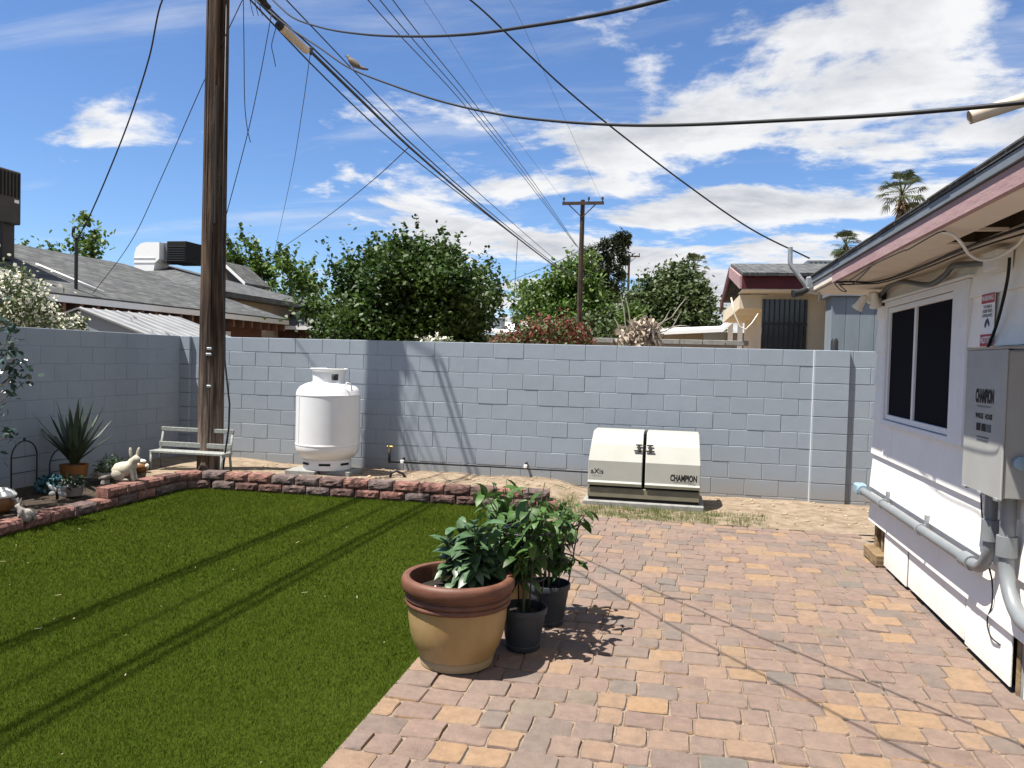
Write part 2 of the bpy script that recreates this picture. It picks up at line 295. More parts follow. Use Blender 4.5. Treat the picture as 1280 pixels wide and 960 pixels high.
# ---------------------------------------------------------------- geometry helpers
WL = {}
class MB:
    def __init__(s): s.V = []; s.F = []
    def add(s, V, F, mtx=None):
        k = len(s.V)
        s.V += [tuple(mtx @ Vector(v)) for v in V] if mtx is not None else [tuple(v) for v in V]
        s.F += [tuple(i + k for i in f) for f in F]
        return s
    def box(s, x0, x1, y0, y1, z0, z1, mtx=None):
        return s.add([(x, y, z) for z in (z0, z1) for y in (y0, y1) for x in (x0, x1)],
                     [(0, 2, 3, 1), (4, 5, 7, 6), (0, 1, 5, 4), (2, 6, 7, 3), (0, 4, 6, 2), (1, 3, 7, 5)], mtx)
    def bbox(s, x0, x1, y0, y1, z0, z1, b=.005, mtx=None):
        """box with chamfered edges"""
        V = []; idx = {}
        c = ((x0, x1), (y0, y1), (z0, z1))
        for i in (0, 1):
            for j in (0, 1):
                for k in (0, 1):
                    p = [c[0][i], c[1][j], c[2][k]]; sg = [1 - 2 * i, 1 - 2 * j, 1 - 2 * k]
                    for a in range(3):
                        q = [p[d] + (sg[d] * b if d != a else 0) for d in range(3)]
                        idx[(i, j, k, a)] = len(V); V.append(q)
        F = []
        for a in range(3):
            for e in (0, 1):
                o = [d for d in range(3) if d != a]
                ring = []
                for (m_, n_) in ((0, 0), (1, 0), (1, 1), (0, 1)):
                    t = [0, 0, 0]; t[a] = e; t[o[0]] = m_; t[o[1]] = n_
                    ring.append(idx[(*t, a)])
                flip = (e == 0) != (a == 1)
                F.append(tuple(ring[::-1] if flip else ring))
        for a in range(3):
            o = [d for d in range(3) if d != a]
            for m_ in (0, 1):
                for n_ in (0, 1):
                    q = []
                    for e in (0, 1):
                        t = [0, 0, 0]; t[a] = e; t[o[0]] = m_; t[o[1]] = n_
                        q.append((idx[(*t, o[0])], idx[(*t, o[1])]))
                    f = (q[0][0], q[0][1], q[1][1], q[1][0])
                    F.append(f if (m_ + n_ + (a == 1)) % 2 else f[::-1])
        for i in (0, 1):
            for j in (0, 1):
                for k in (0, 1):
                    f = tuple(idx[(i, j, k, a)] for a in range(3))
                    F.append(f if (i + j + k) % 2 else f[::-1])
        return s.add(V, F, mtx)
    def tube(s, pts, r, n=8, cap=True, mtx=None):
        pts = [Vector(p) for p in pts]; rs = r if isinstance(r, (list, tuple)) else [r] * len(pts)
        V = []; F = []; up = None
        for i, p in enumerate(pts):
            d = (pts[min(i + 1, len(pts) - 1)] - pts[max(i - 1, 0)]).normalized()
            if up is None: up = Vector((0, 0, 1)) if abs(d.z) < .9 else Vector((1, 0, 0))
            a = d.cross(up).normalized(); b = a.cross(d).normalized(); up = b
            for k in range(n):
                t = 2 * math.pi * k / n; V.append(p + (a * math.cos(t) + b * math.sin(t)) * rs[i])
        for i in range(len(pts) - 1):
            for k in range(n):
                F.append((i * n + k, i * n + (k + 1) % n, (i + 1) * n + (k + 1) % n, (i + 1) * n + k))
        if cap: F.append(tuple(range(n))[::-1]); F.append(tuple((len(pts) - 1) * n + k for k in range(n)))
        return s.add(V, F, mtx)
    def lathe(s, prof, c=(0, 0, 0), n=40, mtx=None):
        V = []; F = []
        for r, z in prof:
            for k in range(n):
                t = 2 * math.pi * k / n; V.append((c[0] + r * math.cos(t), c[1] + r * math.sin(t), c[2] + z))
        for i in range(len(prof) - 1):
            for k in range(n): F.append((i * n + k, i * n + (k + 1) % n, (i + 1) * n + (k + 1) % n, (i + 1) * n + k))
        return s.add(V, F, mtx)
    def ell(s, c, r, n=14, m=9, mtx=None, tilt=None):
        V = []; F = []
        for i in range(m + 1):
            ph = math.pi * i / m
            for k in range(n):
                t = 2 * math.pi * k / n
                v = Vector((r[0] * math.sin(ph) * math.cos(t), r[1] * math.sin(ph) * math.sin(t), -r[2] * math.cos(ph)))
                if tilt is not None: v = tilt @ v
                V.append(v + Vector(c))
        for i in range(m):
            for k in range(n): F.append((i * n + k, i * n + (k + 1) % n, (i + 1) * n + (k + 1) % n, (i + 1) * n + k))
        return s.add(V, F, mtx)
    def prism(s, poly, axis, a0, a1, mtx=None):
        """outline in the two other axes (cyclic order), extruded along axis"""
        o = [d for d in range(3) if d != axis]; V = []
        for a in (a0, a1):
            for p in poly:
                v = [0, 0, 0]; v[axis] = a; v[o[0]] = p[0]; v[o[1]] = p[1]; V.append(v)
        n = len(poly)
        F = [tuple(range(n))[::-1], tuple(range(n, 2 * n))] + [(i, (i + 1) % n, n + (i + 1) % n, n + i) for i in range(n)]
        return s.add(V, F, mtx)
    def slab(s, pts, t):
        """flat polygon with thickness t downwards"""
        n = len(pts); pts = [Vector(p) for p in pts]
        V = pts + [p - Vector((0, 0, t)) for p in pts]
        return s.add(V, [tuple(range(n)), tuple(range(n, 2 * n))[::-1]] + [(i, n + i, n + (i + 1) % n, (i + 1) % n) for i in range(n)])

def me_from(V, F, material, smooth=False, name='mesh', fix=True):
    me = bpy.data.meshes.new(name)
    V = np.asarray(V, dtype=np.float64).reshape(-1, 3)
    me.from_pydata(V.tolist() if len(V) < 200 else [tuple(v) for v in V], [], F)
    if fix:
        import bmesh
        bm = bmesh.new(); bm.from_mesh(me); bmesh.ops.recalc_face_normals(bm, faces=bm.faces); bm.to_mesh(me); bm.free()
    me.materials.append(M[material])
    if smooth:
        me.polygons.foreach_set('use_smooth', [True] * len(me.polygons))
        if smooth is not True: me.set_sharp_from_angle(angle=math.radians(smooth))
    return me

def tag(o, label=None, cat=None, group=None, kind=None):
    if label: o['label'] = label
    if cat: o['category'] = cat
    if group: o['group'] = group
    if kind: o['kind'] = kind
    return o
def link(o, parent=None, wloc=None):
    sc.collection.objects.link(o)
    wloc = Vector(wloc if wloc is not None else (0, 0, 0))
    if parent is not None:
        o.parent = parent; o.location = wloc - WL[parent.name]
    else: o.location = wloc
    WL[o.name] = wloc
    return o
def root(name, label, cat, loc, group=None):
    o = bpy.data.objects.new(name, None); o.empty_display_size = .1
    link(o, None, loc); return tag(o, label, cat, group)
def obj(name, mb, material, parent=None, smooth=False, label=None, cat=None, group=None, kind=None, fix=True, origin='base'):
    V = np.array([tuple(v) for v in mb.V], dtype=float)
    lo, hi = V.min(0), V.max(0); c = (lo + hi) / 2
    if origin == 'base': c[2] = lo[2]
    me = me_from(V - c, mb.F, material, smooth, name, fix)
    o = bpy.data.objects.new(name, me); link(o, parent, c)
    return tag(o, label, cat, group, kind)
def inst(name, me, loc, parent=None, rot=None, scale=None):
    o = bpy.data.objects.new(name, me); link(o, parent, loc)
    if rot is not None: o.rotation_euler = rot
    if scale is not None: o.scale = scale
    return o
def np_mesh(name, V, nper, material, parent=None, kind=None, smooth=False):
    """many separate polygons of nper corners each, V = (n*nper, 3)"""
    V = np.asarray(V, dtype=np.float32); c = V.mean(0); V = V - c
    n = len(V) // nper; me = bpy.data.meshes.new(name)
    me.vertices.add(len(V)); me.vertices.foreach_set('co', V.ravel())
    me.loops.add(len(V)); me.loops.foreach_set('vertex_index', np.arange(len(V), dtype=np.int32))
    me.polygons.add(n); me.polygons.foreach_set('loop_start', np.arange(0, len(V), nper, dtype=np.int32))
    me.update(calc_edges=True); me.validate()
    me.materials.append(M[material])
    o = bpy.data.objects.new(name, me); link(o, parent, c)
    return tag(o, kind=kind)
def text(name, s, size, mtx, material, parent, sx=1., bold=0., align='CENTER'):
    cu = bpy.data.curves.new(name, 'FONT'); cu.body = s; cu.size = size; cu.align_x = align; cu.align_y = 'CENTER'; cu.offset = bold; cu.resolution_u = 3
    t = bpy.data.objects.new('tmp', cu); sc.collection.objects.link(t)
    bpy.context.view_layer.update()
    me = bpy.data.meshes.new_from_object(t.evaluated_get(bpy.context.evaluated_depsgraph_get()))
    bpy.data.objects.remove(t)
    mb = MB(); mb.V = [tuple(mtx @ Vector((v.co.x * sx, v.co.y, 0))) for v in me.vertices]; mb.F = [tuple(p.vertices) for p in me.polygons]
    bpy.data.meshes.remove(me)
    return obj(name, mb, material, parent, fix=False)

def rand_rot(n, up=0.):
    """random unit frames (a, b) for leaves; up > 0 biases the leaf normal upwards"""
    nrm = rng.normal(size=(n, 3)); nrm[:, 2] = np.abs(nrm[:, 2]) + up; nrm /= np.linalg.norm(nrm, axis=1)[:, None]
    r = rng.normal(size=(n, 3)); a = r - nrm * (r * nrm).sum(1)[:, None]; a /= np.linalg.norm(a, axis=1)[:, None]
    return a, np.cross(nrm, a), nrm
def leaves(cent, L, W, up=.4, droop=.25):
    """pointed leaves, each one hexagon bent along its length"""
    n = len(cent); a, b, nr = rand_rot(n, up)
    l = (L * rng.uniform(.7, 1.3, n))[:, None]; w = (W * rng.uniform(.7, 1.3, n))[:, None]
    dz = np.zeros((n, 3)); dz[:, 2] = -1
    p0 = cent - a * l * .5; p5 = cent + a * l * .5 + dz * l * droop
    m1 = cent - a * l * .18; m2 = cent + a * l * .18 + dz * l * droop * .3
    V = np.stack([p0, m1 + b * w * .5, m2 + b * w * .42, p5, m2 - b * w * .42, m1 - b * w * .5], 1)
    return V.reshape(-1, 3)
def hexa_obj(name, V, material, parent=None, kind=None): return np_mesh(name, V, 6, material, parent, kind)

# ================================================================ SETTING
def grid(name, x0, x1, y0, y1, nx, ny, zf, material, **k):
    xs = np.linspace(x0, x1, nx + 1); ys = np.linspace(y0, y1, ny + 1)
    V = [(x, y, zf(x, y)) for y in ys for x in xs]
    F = [(j * (nx + 1) + i, j * (nx + 1) + i + 1, (j + 1) * (nx + 1) + i + 1, (j + 1) * (nx + 1) + i) for j in range(ny) for i in range(nx)]
    mb = MB(); mb.V = V; mb.F = F
    return obj(name, mb, material, None, True, fix=False, **k)
_ph = rng.uniform(0, 6.3, (14, 2)); _fr = rng.uniform(2, 15, 14); _an = rng.uniform(0, 6.3, 14)
def lump(x, y):
    return sum(math.sin((x * math.cos(a) + y * math.sin(a)) * f + p[0]) * math.cos((y * math.cos(a) - x * math.sin(a)) * f * .8 + p[1]) / f for a, f, p in zip(_an, _fr, _ph)) * .5
mb = MB(); mb.add([(-900, -900, -.06), (900, -900, -.06), (900, 1500, -.06), (-900, 1500, -.06)], [(0, 1, 2, 3)])
obj('ground', mb, 'desert', kind='structure', fix=False)

LX0, LX1, LY0, LY1 = -5.52, -1.30, -1.5, 8.26       # lawn
WALLY = 10.18; LWX = -6.98; HX = 1.68; PY1 = 8.12
mb = MB(); mb.add([(-7.2, LY0, -.012), (LX1, LY0, -.012), (LX1, LY1 + .1, -.012), (-7.2, LY1 + .1, -.012)], [(0, 1, 2, 3)])
obj('lawn', mb, 'turf_base', kind='structure', fix=False)
def turf():
    out = []
    for (y0, y1, den, L, W) in ((1.2, 3.4, 30000, .017, .0022), (3.4, 4.8, 20000, .018, .0028), (4.8, 8.3, 11500, .020, .0040)):
        n = int((LX1 - LX0) * (y1 - y0) * den)
        x = rng.uniform(LX0 - .02, LX1 + .004, n); y = rng.uniform(y0, y1, n)
        th = rng.normal(2.2, 1.5, n); lean = rng.uniform(.15, 1.1, n)
        l = L * rng.uniform(.6, 1.25, n); w = W * rng.uniform(.7, 1.3, n)
        d = np.stack([np.cos(th) * np.sin(lean), np.sin(th) * np.sin(lean), np.cos(lean)], 1)
        ph = rng.uniform(0, 6.28, n); s = np.stack([np.cos(ph), np.sin(ph), np.zeros(n)], 1) * w[:, None] / 2
        b = np.stack([x, y, np.full(n, -.012)], 1); t = b + d * l[:, None]
        out.append(np.stack([b - s, b + s, t + s * .5, t - s * .5], 1).reshape(-1, 3))
    np_mesh('artificial_grass', np.concatenate(out), 4, 'turf_blade', None, 'stuff')['label'] = 'short green artificial grass covering the lawn'
turf()
tag(bpy.data.objects['artificial_grass'], cat='grass')
# straw and dry bits lying on the turf
n = 60
V = []
for i in range(n):
    x = random.uniform(LX0 + .1, LX1 - .05); y = random.uniform(1.8, 8.1); a = random.uniform(0, 3.14); l = random.choice((.003, .003, .004, .004, .006, .02)) ; w = .0022
    dx, dy = math.cos(a) * l, math.sin(a) * l; wx, wy = -math.sin(a) * w, math.cos(a) * w; z = .016
    V += [(x - dx - wx, y - dy - wy, z), (x + dx - wx, y + dy - wy, z + .004), (x + dx + wx, y + dy + wy, z + .004), (x - dx + wx, y - dy + wy, z)]
o = np_mesh('dry_debris', V, 4, 'debris', None, 'stuff'); tag(o, 'scattered straw and dry leaf bits on the lawn', 'debris')

# soil: planter bed (raised) + strip towards the house
def soil_z(x, y):
    if x < -1.12 and y < 8.43: return -.04
    raised = 1 / (1 + math.exp((x + 1.30) * 9))            # raised behind the retaining wall
    back = min(1, max(0, (y - 8.3) / 1.8))
    left = 1 / (1 + math.exp((x + 5.7) * 6))
    z = .135 * raised * (1 - .55 * back) - .012 * (1 - raised) - .035 * (1 - raised) * back
    z = z * (1 - left) + left * (.10 if y > 8.2 else .075)
    return z + lump(x, y) * (.035 if y > 8.45 else .02)
grid('soil', -7.1, 3.0, 8.16, WALLY + .08, 260, 60, soil_z, 'soil', kind='structure')
grid('soil_bed', -7.05, -5.63, 3.5, 8.17, 40, 120, lambda x, y: .055 + lump(x, y) * .02, 'mulch', kind='structure')
def pebbles():
    V = []; F = []; mb = MB()
    for i in range(620):
        x = random.uniform(-5.4, 2.3); y = random.uniform(8.45, 10.12)
        if -1.05 < x < .42 and 8.75 < y < 9.8: continue
        r = random.choice((.006, .009, .012, .02)) * random.uniform(.7, 1.3)
        mb.ell((x, y, soil_z(x, y) + r * .3), (r, r * random.uniform(.7, 1.2), r * .6), 6, 4)
    o = obj('soil_clods', mb, 'clod', kind='stuff', fix=False); tag(o, 'loose clods and pebbles on the bare tan soil', 'pebbles')
pebbles()

# paved patio: rows of tumbled pavers, the largest in view as single parts
def patio():
    mb = MB(); mb.box(LX1 - .004, 3.2, -1.5, PY1 - .02, -.05, -.009)
    base = obj('patio', mb, 'joint_sand', kind='structure')
    def stone(w, d, seed):
        r = random.Random(seed); nseg = 3; pts = []
        c = .015
        cor = [(-w / 2, -d / 2), (w / 2, -d / 2), (w / 2, d / 2), (-w / 2, d / 2)]
        for i in range(4):
            p = cor[i]; q = cor[(i + 1) % 4]
            ux, uy = (q[0] - p[0]), (q[1] - p[1]); l = math.hypot(ux, uy); ux /= l; uy /= l
            k = c * r.uniform(.5, 1.3) / l
            for t in (k, .5, 1 - k):
                j = r.uniform(-.0035, .0035)
                pts.append((p[0] + (q[0] - p[0]) * t - uy * j, p[1] + (q[1] - p[1]) * t + ux * j))
        n = len(pts); V = []
        tz = [r.uniform(-.0015, .0015) for _ in range(3)]
        for s, z in ((1., -.025), (1., -.006), (.93, .0)):
            for (x, y) in pts:
                fx = x if s == 1 else x - math.copysign(.0042, x) * min(1, abs(x) / (w * .3)); fy = y if s == 1 else y - math.copysign(.0042, y) * min(1, abs(y) / (d * .3))
                V.append((fx, fy, z + (tz[0] + x * tz[1] * 20 + y * tz[2] * 20 if s < 1 else 0)))
        F = [(i, (i + 1) % n, n + (i + 1) % n, n + i) for i in range(n)] + [(n + i, n + (i + 1) % n, 2 * n + (i + 1) % n, 2 * n + i) for i in range(n)] + [tuple(range(2 * n, 3 * n))]
        return V, F
    sizes = {}
    for w in (.118, .130, .142, .180, .196, .100):
        sizes[w] = []
        for k in range(5):
            V, F = stone(w - .007, .166 - .007, int(w * 1000) * 10 + k); sizes[w].append((me_from(V, F, 'paver', 30, 'paver', False), V, F))
    items = []; y = PY1 - .09; row = 0
    while y > -.4:
        x = LX1 + .002 + (0 if row % 2 else -.0)
        first = True
        while x < HX + .12:
            w = random.choice((.118, .130, .142, .142, .180, .196, .196)) if not first else random.choice((.100, .142, .196, .180))
            first = False
            c = (x + w / 2 + random.uniform(-.001, .001), y + random.uniform(-.003, .003), random.uniform(-.002, .002))
            if not (c[0] + w / 2 > HX + .13): items.append((c, w, random.randrange(5), random.uniform(-.012, .012) + (math.pi if random.random() < .5 else 0)))
            x += w
        y -= .166; row += 1
    def score(it):
        c = it[0]; q = ROT.T @ (np.array(c) - EYE)
        if q[2] < .3: return 1e9
        px, py = 640 + FPX * q[0] / q[2], 480 + FPX * q[1] / q[2]
        if px < -30 or px > 1310 or py > 985: return 1e8 + q[2]
        return q[2]
    items.sort(key=score)
    rest = MB()
    for i, (c, w, k, a) in enumerate(items):
        me, V, F = sizes[w][k]
        if i < 300: inst('paver', me, c, base, (0, 0, a))
        else: rest.add(V, F, Matrix.Translation(c) @ Matrix.Rotation(a, 4, 'Z'))
    obj('paver_field', rest, 'paver', base, kind='stuff', fix=False)
patio()

# weeds along the patio edge by the generator
def weeds():
    V = []
    for i in range(420):
        u = random.random()
        x = random.uniform(-1.25, .95) if u < .8 else random.uniform(-1.3, 1.5); y = random.uniform(8.16, 8.86) if x > -1 else random.uniform(8.16, 9.3)
        if -1.02 < x < .38 and y > 8.90: continue
        z0 = soil_z(x, y) - .01; dens = max(.15, 1 - max(0, x - .2) * .8)
        if random.random() > dens: continue
        for k in range(random.randint(9, 20)):
            bx, by = x + random.gauss(0, .035), y + random.gauss(0, .03)
            if by < 8.14: continue
            a = random.uniform(0, 6.28); l = random.uniform(.02, .075); le = random.uniform(.1, .9); w = .0022
            d = Vector((math.cos(a) * math.sin(le), math.sin(a) * math.sin(le), math.cos(le))) * l; s = Vector((-math.sin(a), math.cos(a), 0)) * w
            b = Vector((bx, by, z0))
            V += [tuple(b - s), tuple(b + s), tuple(b + d + s * .4), tuple(b + d - s * .4)]
    o = np_mesh('weed_grass', V, 4, 'weed_blade', None, 'stuff'); tag(o, 'thin yellow-green weeds along the patio edge before the generator', 'weeds')
weeds()

# ================================================================ BLOCK WALLS
CH = .2032; BL = .4064; ZT = 1.816
def block_mesh(l, h, t, b=.0045): 
    mb = MB(); mb.bbox(-l / 2, l / 2, -t / 2, t / 2, -h / 2, h / 2, b); return me_from(mb.V, mb.F, 'block_paint', False, 'block')
J = .0045
B_FULL = block_mesh(BL - J, CH - J, .19); 
def back_wall():
    r = root('block_wall', 'long blue-gray painted concrete block wall behind propane tank and generator', 'wall', (-2, WALLY + .1, -.2))
    mb = MB(); mb.box(-7.3, 5.2, WALLY + .0048, WALLY + .184, -.25, ZT - .004); obj('mortar', mb, 'mortar_paint', r)
    for k in range(10):
        zc = ZT - CH * (k + .5); x = -7.3 + (.2032 if k % 2 else 0) + .055
        while x < 5.0:
            if not (1.66 < x + BL / 2 < 2.06 and False):
                inst('block', B_FULL, (x + BL / 2, WALLY + .095 + random.uniform(-.0022, .0022), zc), r, (random.uniform(-.003, .003), 0, random.uniform(-.0025, .0025)))
            x += BL
    # pilaster near the house, and the one in the corner
    pm = block_mesh(BL - .003, CH - .005, .05, .005)
    for (x0, nm) in ((1.65, 'pilaster_block'), (-7.235, 'pilaster_block')):
        for k in range(10):
            inst(nm, pm, (x0 + BL / 2, WALLY - .025, ZT - CH * (k + .5) + .001), r)
    mb = MB(); mb.box(1.640, 1.649, WALLY - .012, WALLY + .0, -.1, ZT); obj('mortar_line', mb, 'white_paint', r)
back_wall()
def left_wall():
    r = root('block_wall', 'shaded blue-gray concrete block side wall behind the agave and garden ornaments', 'wall', (LWX - .1, 6, -.2))
    y1 = WALLY - .052
    mb = MB(); mb.box(LWX - .184, LWX - .0048, 1.2, y1, -.25, ZT - .004); obj('mortar', mb, 'mortar_paint', r)
    for k in range(10):
        zc = ZT - CH * (k + .5); y = 7.38 - BL * 14 + (.2032 if k % 2 else 0)
        while y + BL < y1 + .02:
            if y > 3.2: inst('block', B_FULL, (LWX - .095 + random.uniform(-.002, .002), y + BL / 2, zc), r, (0, random.uniform(-.003, .003), math.pi / 2 + random.uniform(-.003, .003)))
            y += BL
left_wall()

# retaining wall of split-face stones (two courses, one course at the near left end)
def retaining():
    r = root('retaining_wall', 'low red-brown split-face stone retaining wall edging the lawn', 'retaining wall', (-3.5, 8.3, 0))
    def stone(seed, l=.283, d=.17, h=.097):
        q = random.Random(seed); nx, nz = 7, 4; V = []; F = []
        for j in range(nz + 1):
            for i in range(nx + 1):
                e = min(i, nx - i, j, nz - j)
                V.append((-l / 2 + l * i / nx + (q.uniform(-.006, .006) if 0 < i < nx else 0), -d / 2 + (-.004 - q.uniform(0, .011) if e > 0 else .006 + q.uniform(0, .005)), h * j / nz))
        for j in range(nz):
            for i in range(nx): F.append((j * (nx + 1) + i, j * (nx + 1) + i + 1, (j + 1) * (nx + 1) + i + 1, (j + 1) * (nx + 1) + i))
        k = len(V); V += [(-l / 2 * .86, d / 2, 0), (l / 2 * .86, d / 2, 0), (l / 2 * .86, d / 2, h), (-l / 2 * .86, d / 2, h)]
        top = [nz * (nx + 1) + i for i in range(nx + 1)]; bot = list(range(nx + 1))
        F += [tuple(top) + (k + 2, k + 3), tuple(bot[::-1]) + (k, k + 1), (k + 1, k, k + 3, k + 2)]
        F += [tuple(j * (nx + 1) for j in range(nz + 1))[::-1] + (k, k + 3), tuple(j * (nx + 1) + nx for j in range(nz + 1)) + (k + 2, k + 1)]
        return me_from(V, F, 'retaining_stone', False, 'stone')
    var = [stone(s) for s in range(8)]
    # front run along X, then bending to the left run along Y
    def pathpt(s):                       # s metres along the front edge from the right end
        L1 = 4.10
        if s < L1: return (-1.13 - s, 8.31 - .03 * s / L1, 0.)
        s -= L1; Ra = .30; arc = Ra * math.pi / 2
        if s < arc:
            a = s / Ra; return (-1.13 - L1 - Ra * math.sin(a), 8.28 - Ra * (1 - math.cos(a)), a)
        s -= arc; return (-1.13 - L1 - Ra - .0 * s, 8.28 - Ra - s, math.pi / 2)
    for c in (0, 1):
        s = .15 + (.145 if c else 0); k = 0
        while True:
            x, y, a = pathpt(s)
            if y < (6.92 if c else 3.6): break
            q = random.uniform(-.02, .02)
            nx, ny = math.sin(a), -math.cos(a)          # outward (to the lawn) for front run = -Y
            off = .085 + (.012 if c else 0)
            inst('stone', random.choice(var), (x + (-nx * 0) - math.sin(a) * off * 1, y + math.cos(a) * off, -.004 + c * .101), r, (0, random.uniform(-.01, .01), -a * -1 + q if False else a * 1.0 + q), (1, 1, random.uniform(.97, 1.03)))
            s += .296 if not (0 < a < 1.57) else .235; k += 1
retaining()

# ================================================================ HOUSE (right)
def house():
    r = root('house', 'white panel-sided house with pink fascia and dark window beside the patio', 'house', (3.5, 3, 0))
    Y0, Y1, XE = -2.5, 7.25, 7.2
    mb = MB(); mb.box(HX + .045, XE, Y0, Y1 - .02, .30, 2.30); obj('wall_core', mb, 'black', r)
    # siding: courses of overlapping panels (0.286 m exposure)
    laps = [.31 + .2865 * i for i in range(8)]
    for i, z in enumerate(laps):
        h = min(.2865 + .02, 2.262 - z); y = Y1 - (.0 if i % 2 else .61)
        edges = [Y1]
        while y > Y0: 
            if y < Y1 - .05: edges.append(y)
            y -= 1.22
        edges.append(Y0)
        for a, b in zip(edges[:-1], edges[1:]):
            spans = [(b, a)]
            if z + h > 1.2 and z < 2.12:      # window opening 5.25..6.9
                spans = []
                if a > 6.93: spans.append((max(b, 6.93), a))
                if b < 5.06: spans.append((b, min(a, 5.06)))
            for (s0, s1) in spans:
                if s1 - s0 < .02: continue
                m_ = MB(); g = .0015
                # wedge: lower edge proud, upper edge tucked in
                m_.prism([(HX - .016, z), (HX + .03, z), (HX + .03, z + h), (HX + .006, z + h)], 1, s0 + g, s1 - g)
                obj('siding_panel', m_, 'siding', r)
        if z < 1.2 < z + h:     # panel under the window
            m_ = MB(); m_.prism([(HX - .016, z), (HX + .03, z), (HX + .03, 1.165), (HX + .004, 1.165)], 1, 5.062, 6.928); obj('siding_panel', m_, 'siding', r)
    m_ = MB(); m_.prism([(HX - .004, 2.1655), (HX + .03, 2.1655), (HX + .03, 2.266), (HX + .004, 2.266)], 1, 5.0, 6.98); obj('header_panel', m_, 'siding', r)
    # far end wall, same siding seen edge-on
    mb = MB(); mb.box(HX + .012, XE, Y1 - .02, Y1 - .002, .31, 2.26); obj('end_wall', mb, 'siding', r)
    # skirt panels below, with gaps and a dark shadow gap at the ground
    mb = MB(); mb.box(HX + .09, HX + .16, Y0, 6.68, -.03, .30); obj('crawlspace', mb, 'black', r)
    for (a, b, dz, lean) in ((6.77, 6.145, 0, .0), (6.12, 4.985, .01, .006), (4.955, 4.33, .0, .0), (4.18, 3.0, .0, .004), (2.975, 1.75, 0, 0), (1.73, .5, 0, 0), (.48, -2.4, 0, 0)):
        m_ = MB(); m_.bbox(HX + .004 + lean, HX + .016 + lean, b, a, .028 + dz, .312, .003)
        obj('skirt_panel', m_, 'siding', r)
    for (a, b, m1) in ((7.2, 7.12, 'raw_wood'), (6.98, 6.92, 'raw_wood'), (4.325, 4.275, 'raw_wood'), (4.265, 4.185, 'concrete')):
        m_ = MB(); m_.box(HX + .03, HX + .085, b, a, 0, .30); obj('stud', m_, m1, r)
    m_ = MB(); m_.box(HX + .088, HX + .10, 6.7, 7.23, .06, .30); obj('backing_board', m_, 'raw_wood', r)
    m_ = MB(); m_.bbox(HX - .05, HX + .05, 6.80, 7.22, .005, .10, .008); obj('sill_timber', m_, 'raw_wood', r)
    # window
    w = MB(); z0, z1, ya, yb = 1.155, 2.145, 6.93, 5.06
    for (a, b, c, d) in ((ya, 6.86, z0, z1), (5.31, yb, z0, z1), (6.86, 5.31, 2.10, z1), (6.86, 5.31, z0, 1.195)):
        w.bbox(HX - .028, HX + .03, b, a, c, d, .003)
    wo = obj('window', w, 'trim_white', r, label='sliding window with dark solar screens')
    f = MB()
    for (a, b, c, d) in ((6.855, 6.815, 1.20, 2.095), (5.355, 5.315, 1.20, 2.095), (6.815, 5.355, 2.055, 2.095), (6.815, 5.355, 1.20, 1.24), (6.155, 6.115, 1.24, 2.055)):
        f.bbox(HX - .012, HX + .028, b, a, c, d, .003)
    obj('frame', f, 'white_paint', wo)
    for (a, b) in ((6.813, 6.157), (6.113, 5.357)):
        s = MB(); s.box(HX + .004, HX + .010, b, a, 1.242, 2.053); obj('screen', s, 'screen', wo)
    s = MB(); s.bbox(HX - .045, HX + .0, 5.0, 6.98, 2.148, 2.165, .003); obj('drip_cap', s, 'trim_white', wo)
    # eave: flat soffit with an open vent slot, pink fascia, gray drip board, shingles
    XF, YR = 1.17, 7.62; zs = 2.268
    s = MB()
    va, vb, vx0, vx1 = 4.55, 2.2, 1.37, 1.52        # vent slot
    s.box(XF + .03, HX + .1, va, YR - .02, zs, zs + .012); s.box(XF + .03, vx0, vb, va, zs, zs + .012); s.box(vx1, HX + .1, vb, va, zs, zs + .012); s.box(XF + .03, HX + .1, Y0, vb, zs, zs + .012)
    so = obj('soffit', s, 'soffit', r)
    s = MB(); s.box(vx0 - .02, vx1 + .02, vb - .02, va + .02, zs + .09, zs + .10); s.box(vx0 - .012, vx0 - .002, vb, va, zs + .013, zs + .09); s.box(vx1 + .002, vx1 + .012, vb, va, zs + .013, zs + .09); s.box(vx0 - .012, vx1 + .012, va + .002, va + .012, zs + .013, zs + .09); s.box(vx0 - .012, vx1 + .012, vb - .012, vb - .002, zs + .013, zs + .09); obj('vent', s, 'brown_dark', so)
    for y in (4.15, 3.55, 2.9): 
        s = MB(); s.box(vx0, vx1, y - .012, y + .012, zs + .004, zs + .02); obj('vent_bar', s, 'soffit', so)
    s = MB(); s.bbox(XF, XF + .028, Y0, 6.56, 2.264, 2.350, .003); obj('fascia', s, 'fascia_pink', r)
    s = MB(); s.bbox(XF + .002, XF + .03, 6.58, YR - .03, 2.285, 2.348, .003); obj('fascia_end', s, 'soffit', r)
    s = MB(); s.bbox(XF - .012, XF + .03, Y0, YR, 2.352, 2.394, .002); obj('drip_edge', s, 'drip_gray', r)
    sl = .24
    for nm, a, b, t in (('roof', XF - .035, 4.6, .028),):
        s = MB(); z0 = 2.396
        s.slab([(XF - .018, Y0 - .2, z0), (4.6, Y0 - .2, z0 + (4.6 - XF) * sl), (4.6, YR + .03, z0 + (4.6 - XF) * sl), (XF - .018, YR + .03, z0)][::-1], -.014)
        s.slab([(4.6, Y0 - .2, z0 + (4.6 - XF) * sl), (8, Y0 - .2, z0), (8, YR + .03, z0), (4.6, YR + .03, z0 + (4.6 - XF) * sl)][::-1], -.022)
        ro = obj('roof', s, 'shingle_dark', r)
    # shingle butts along the edge, slightly uneven
    y = Y0; shm = MB(); 
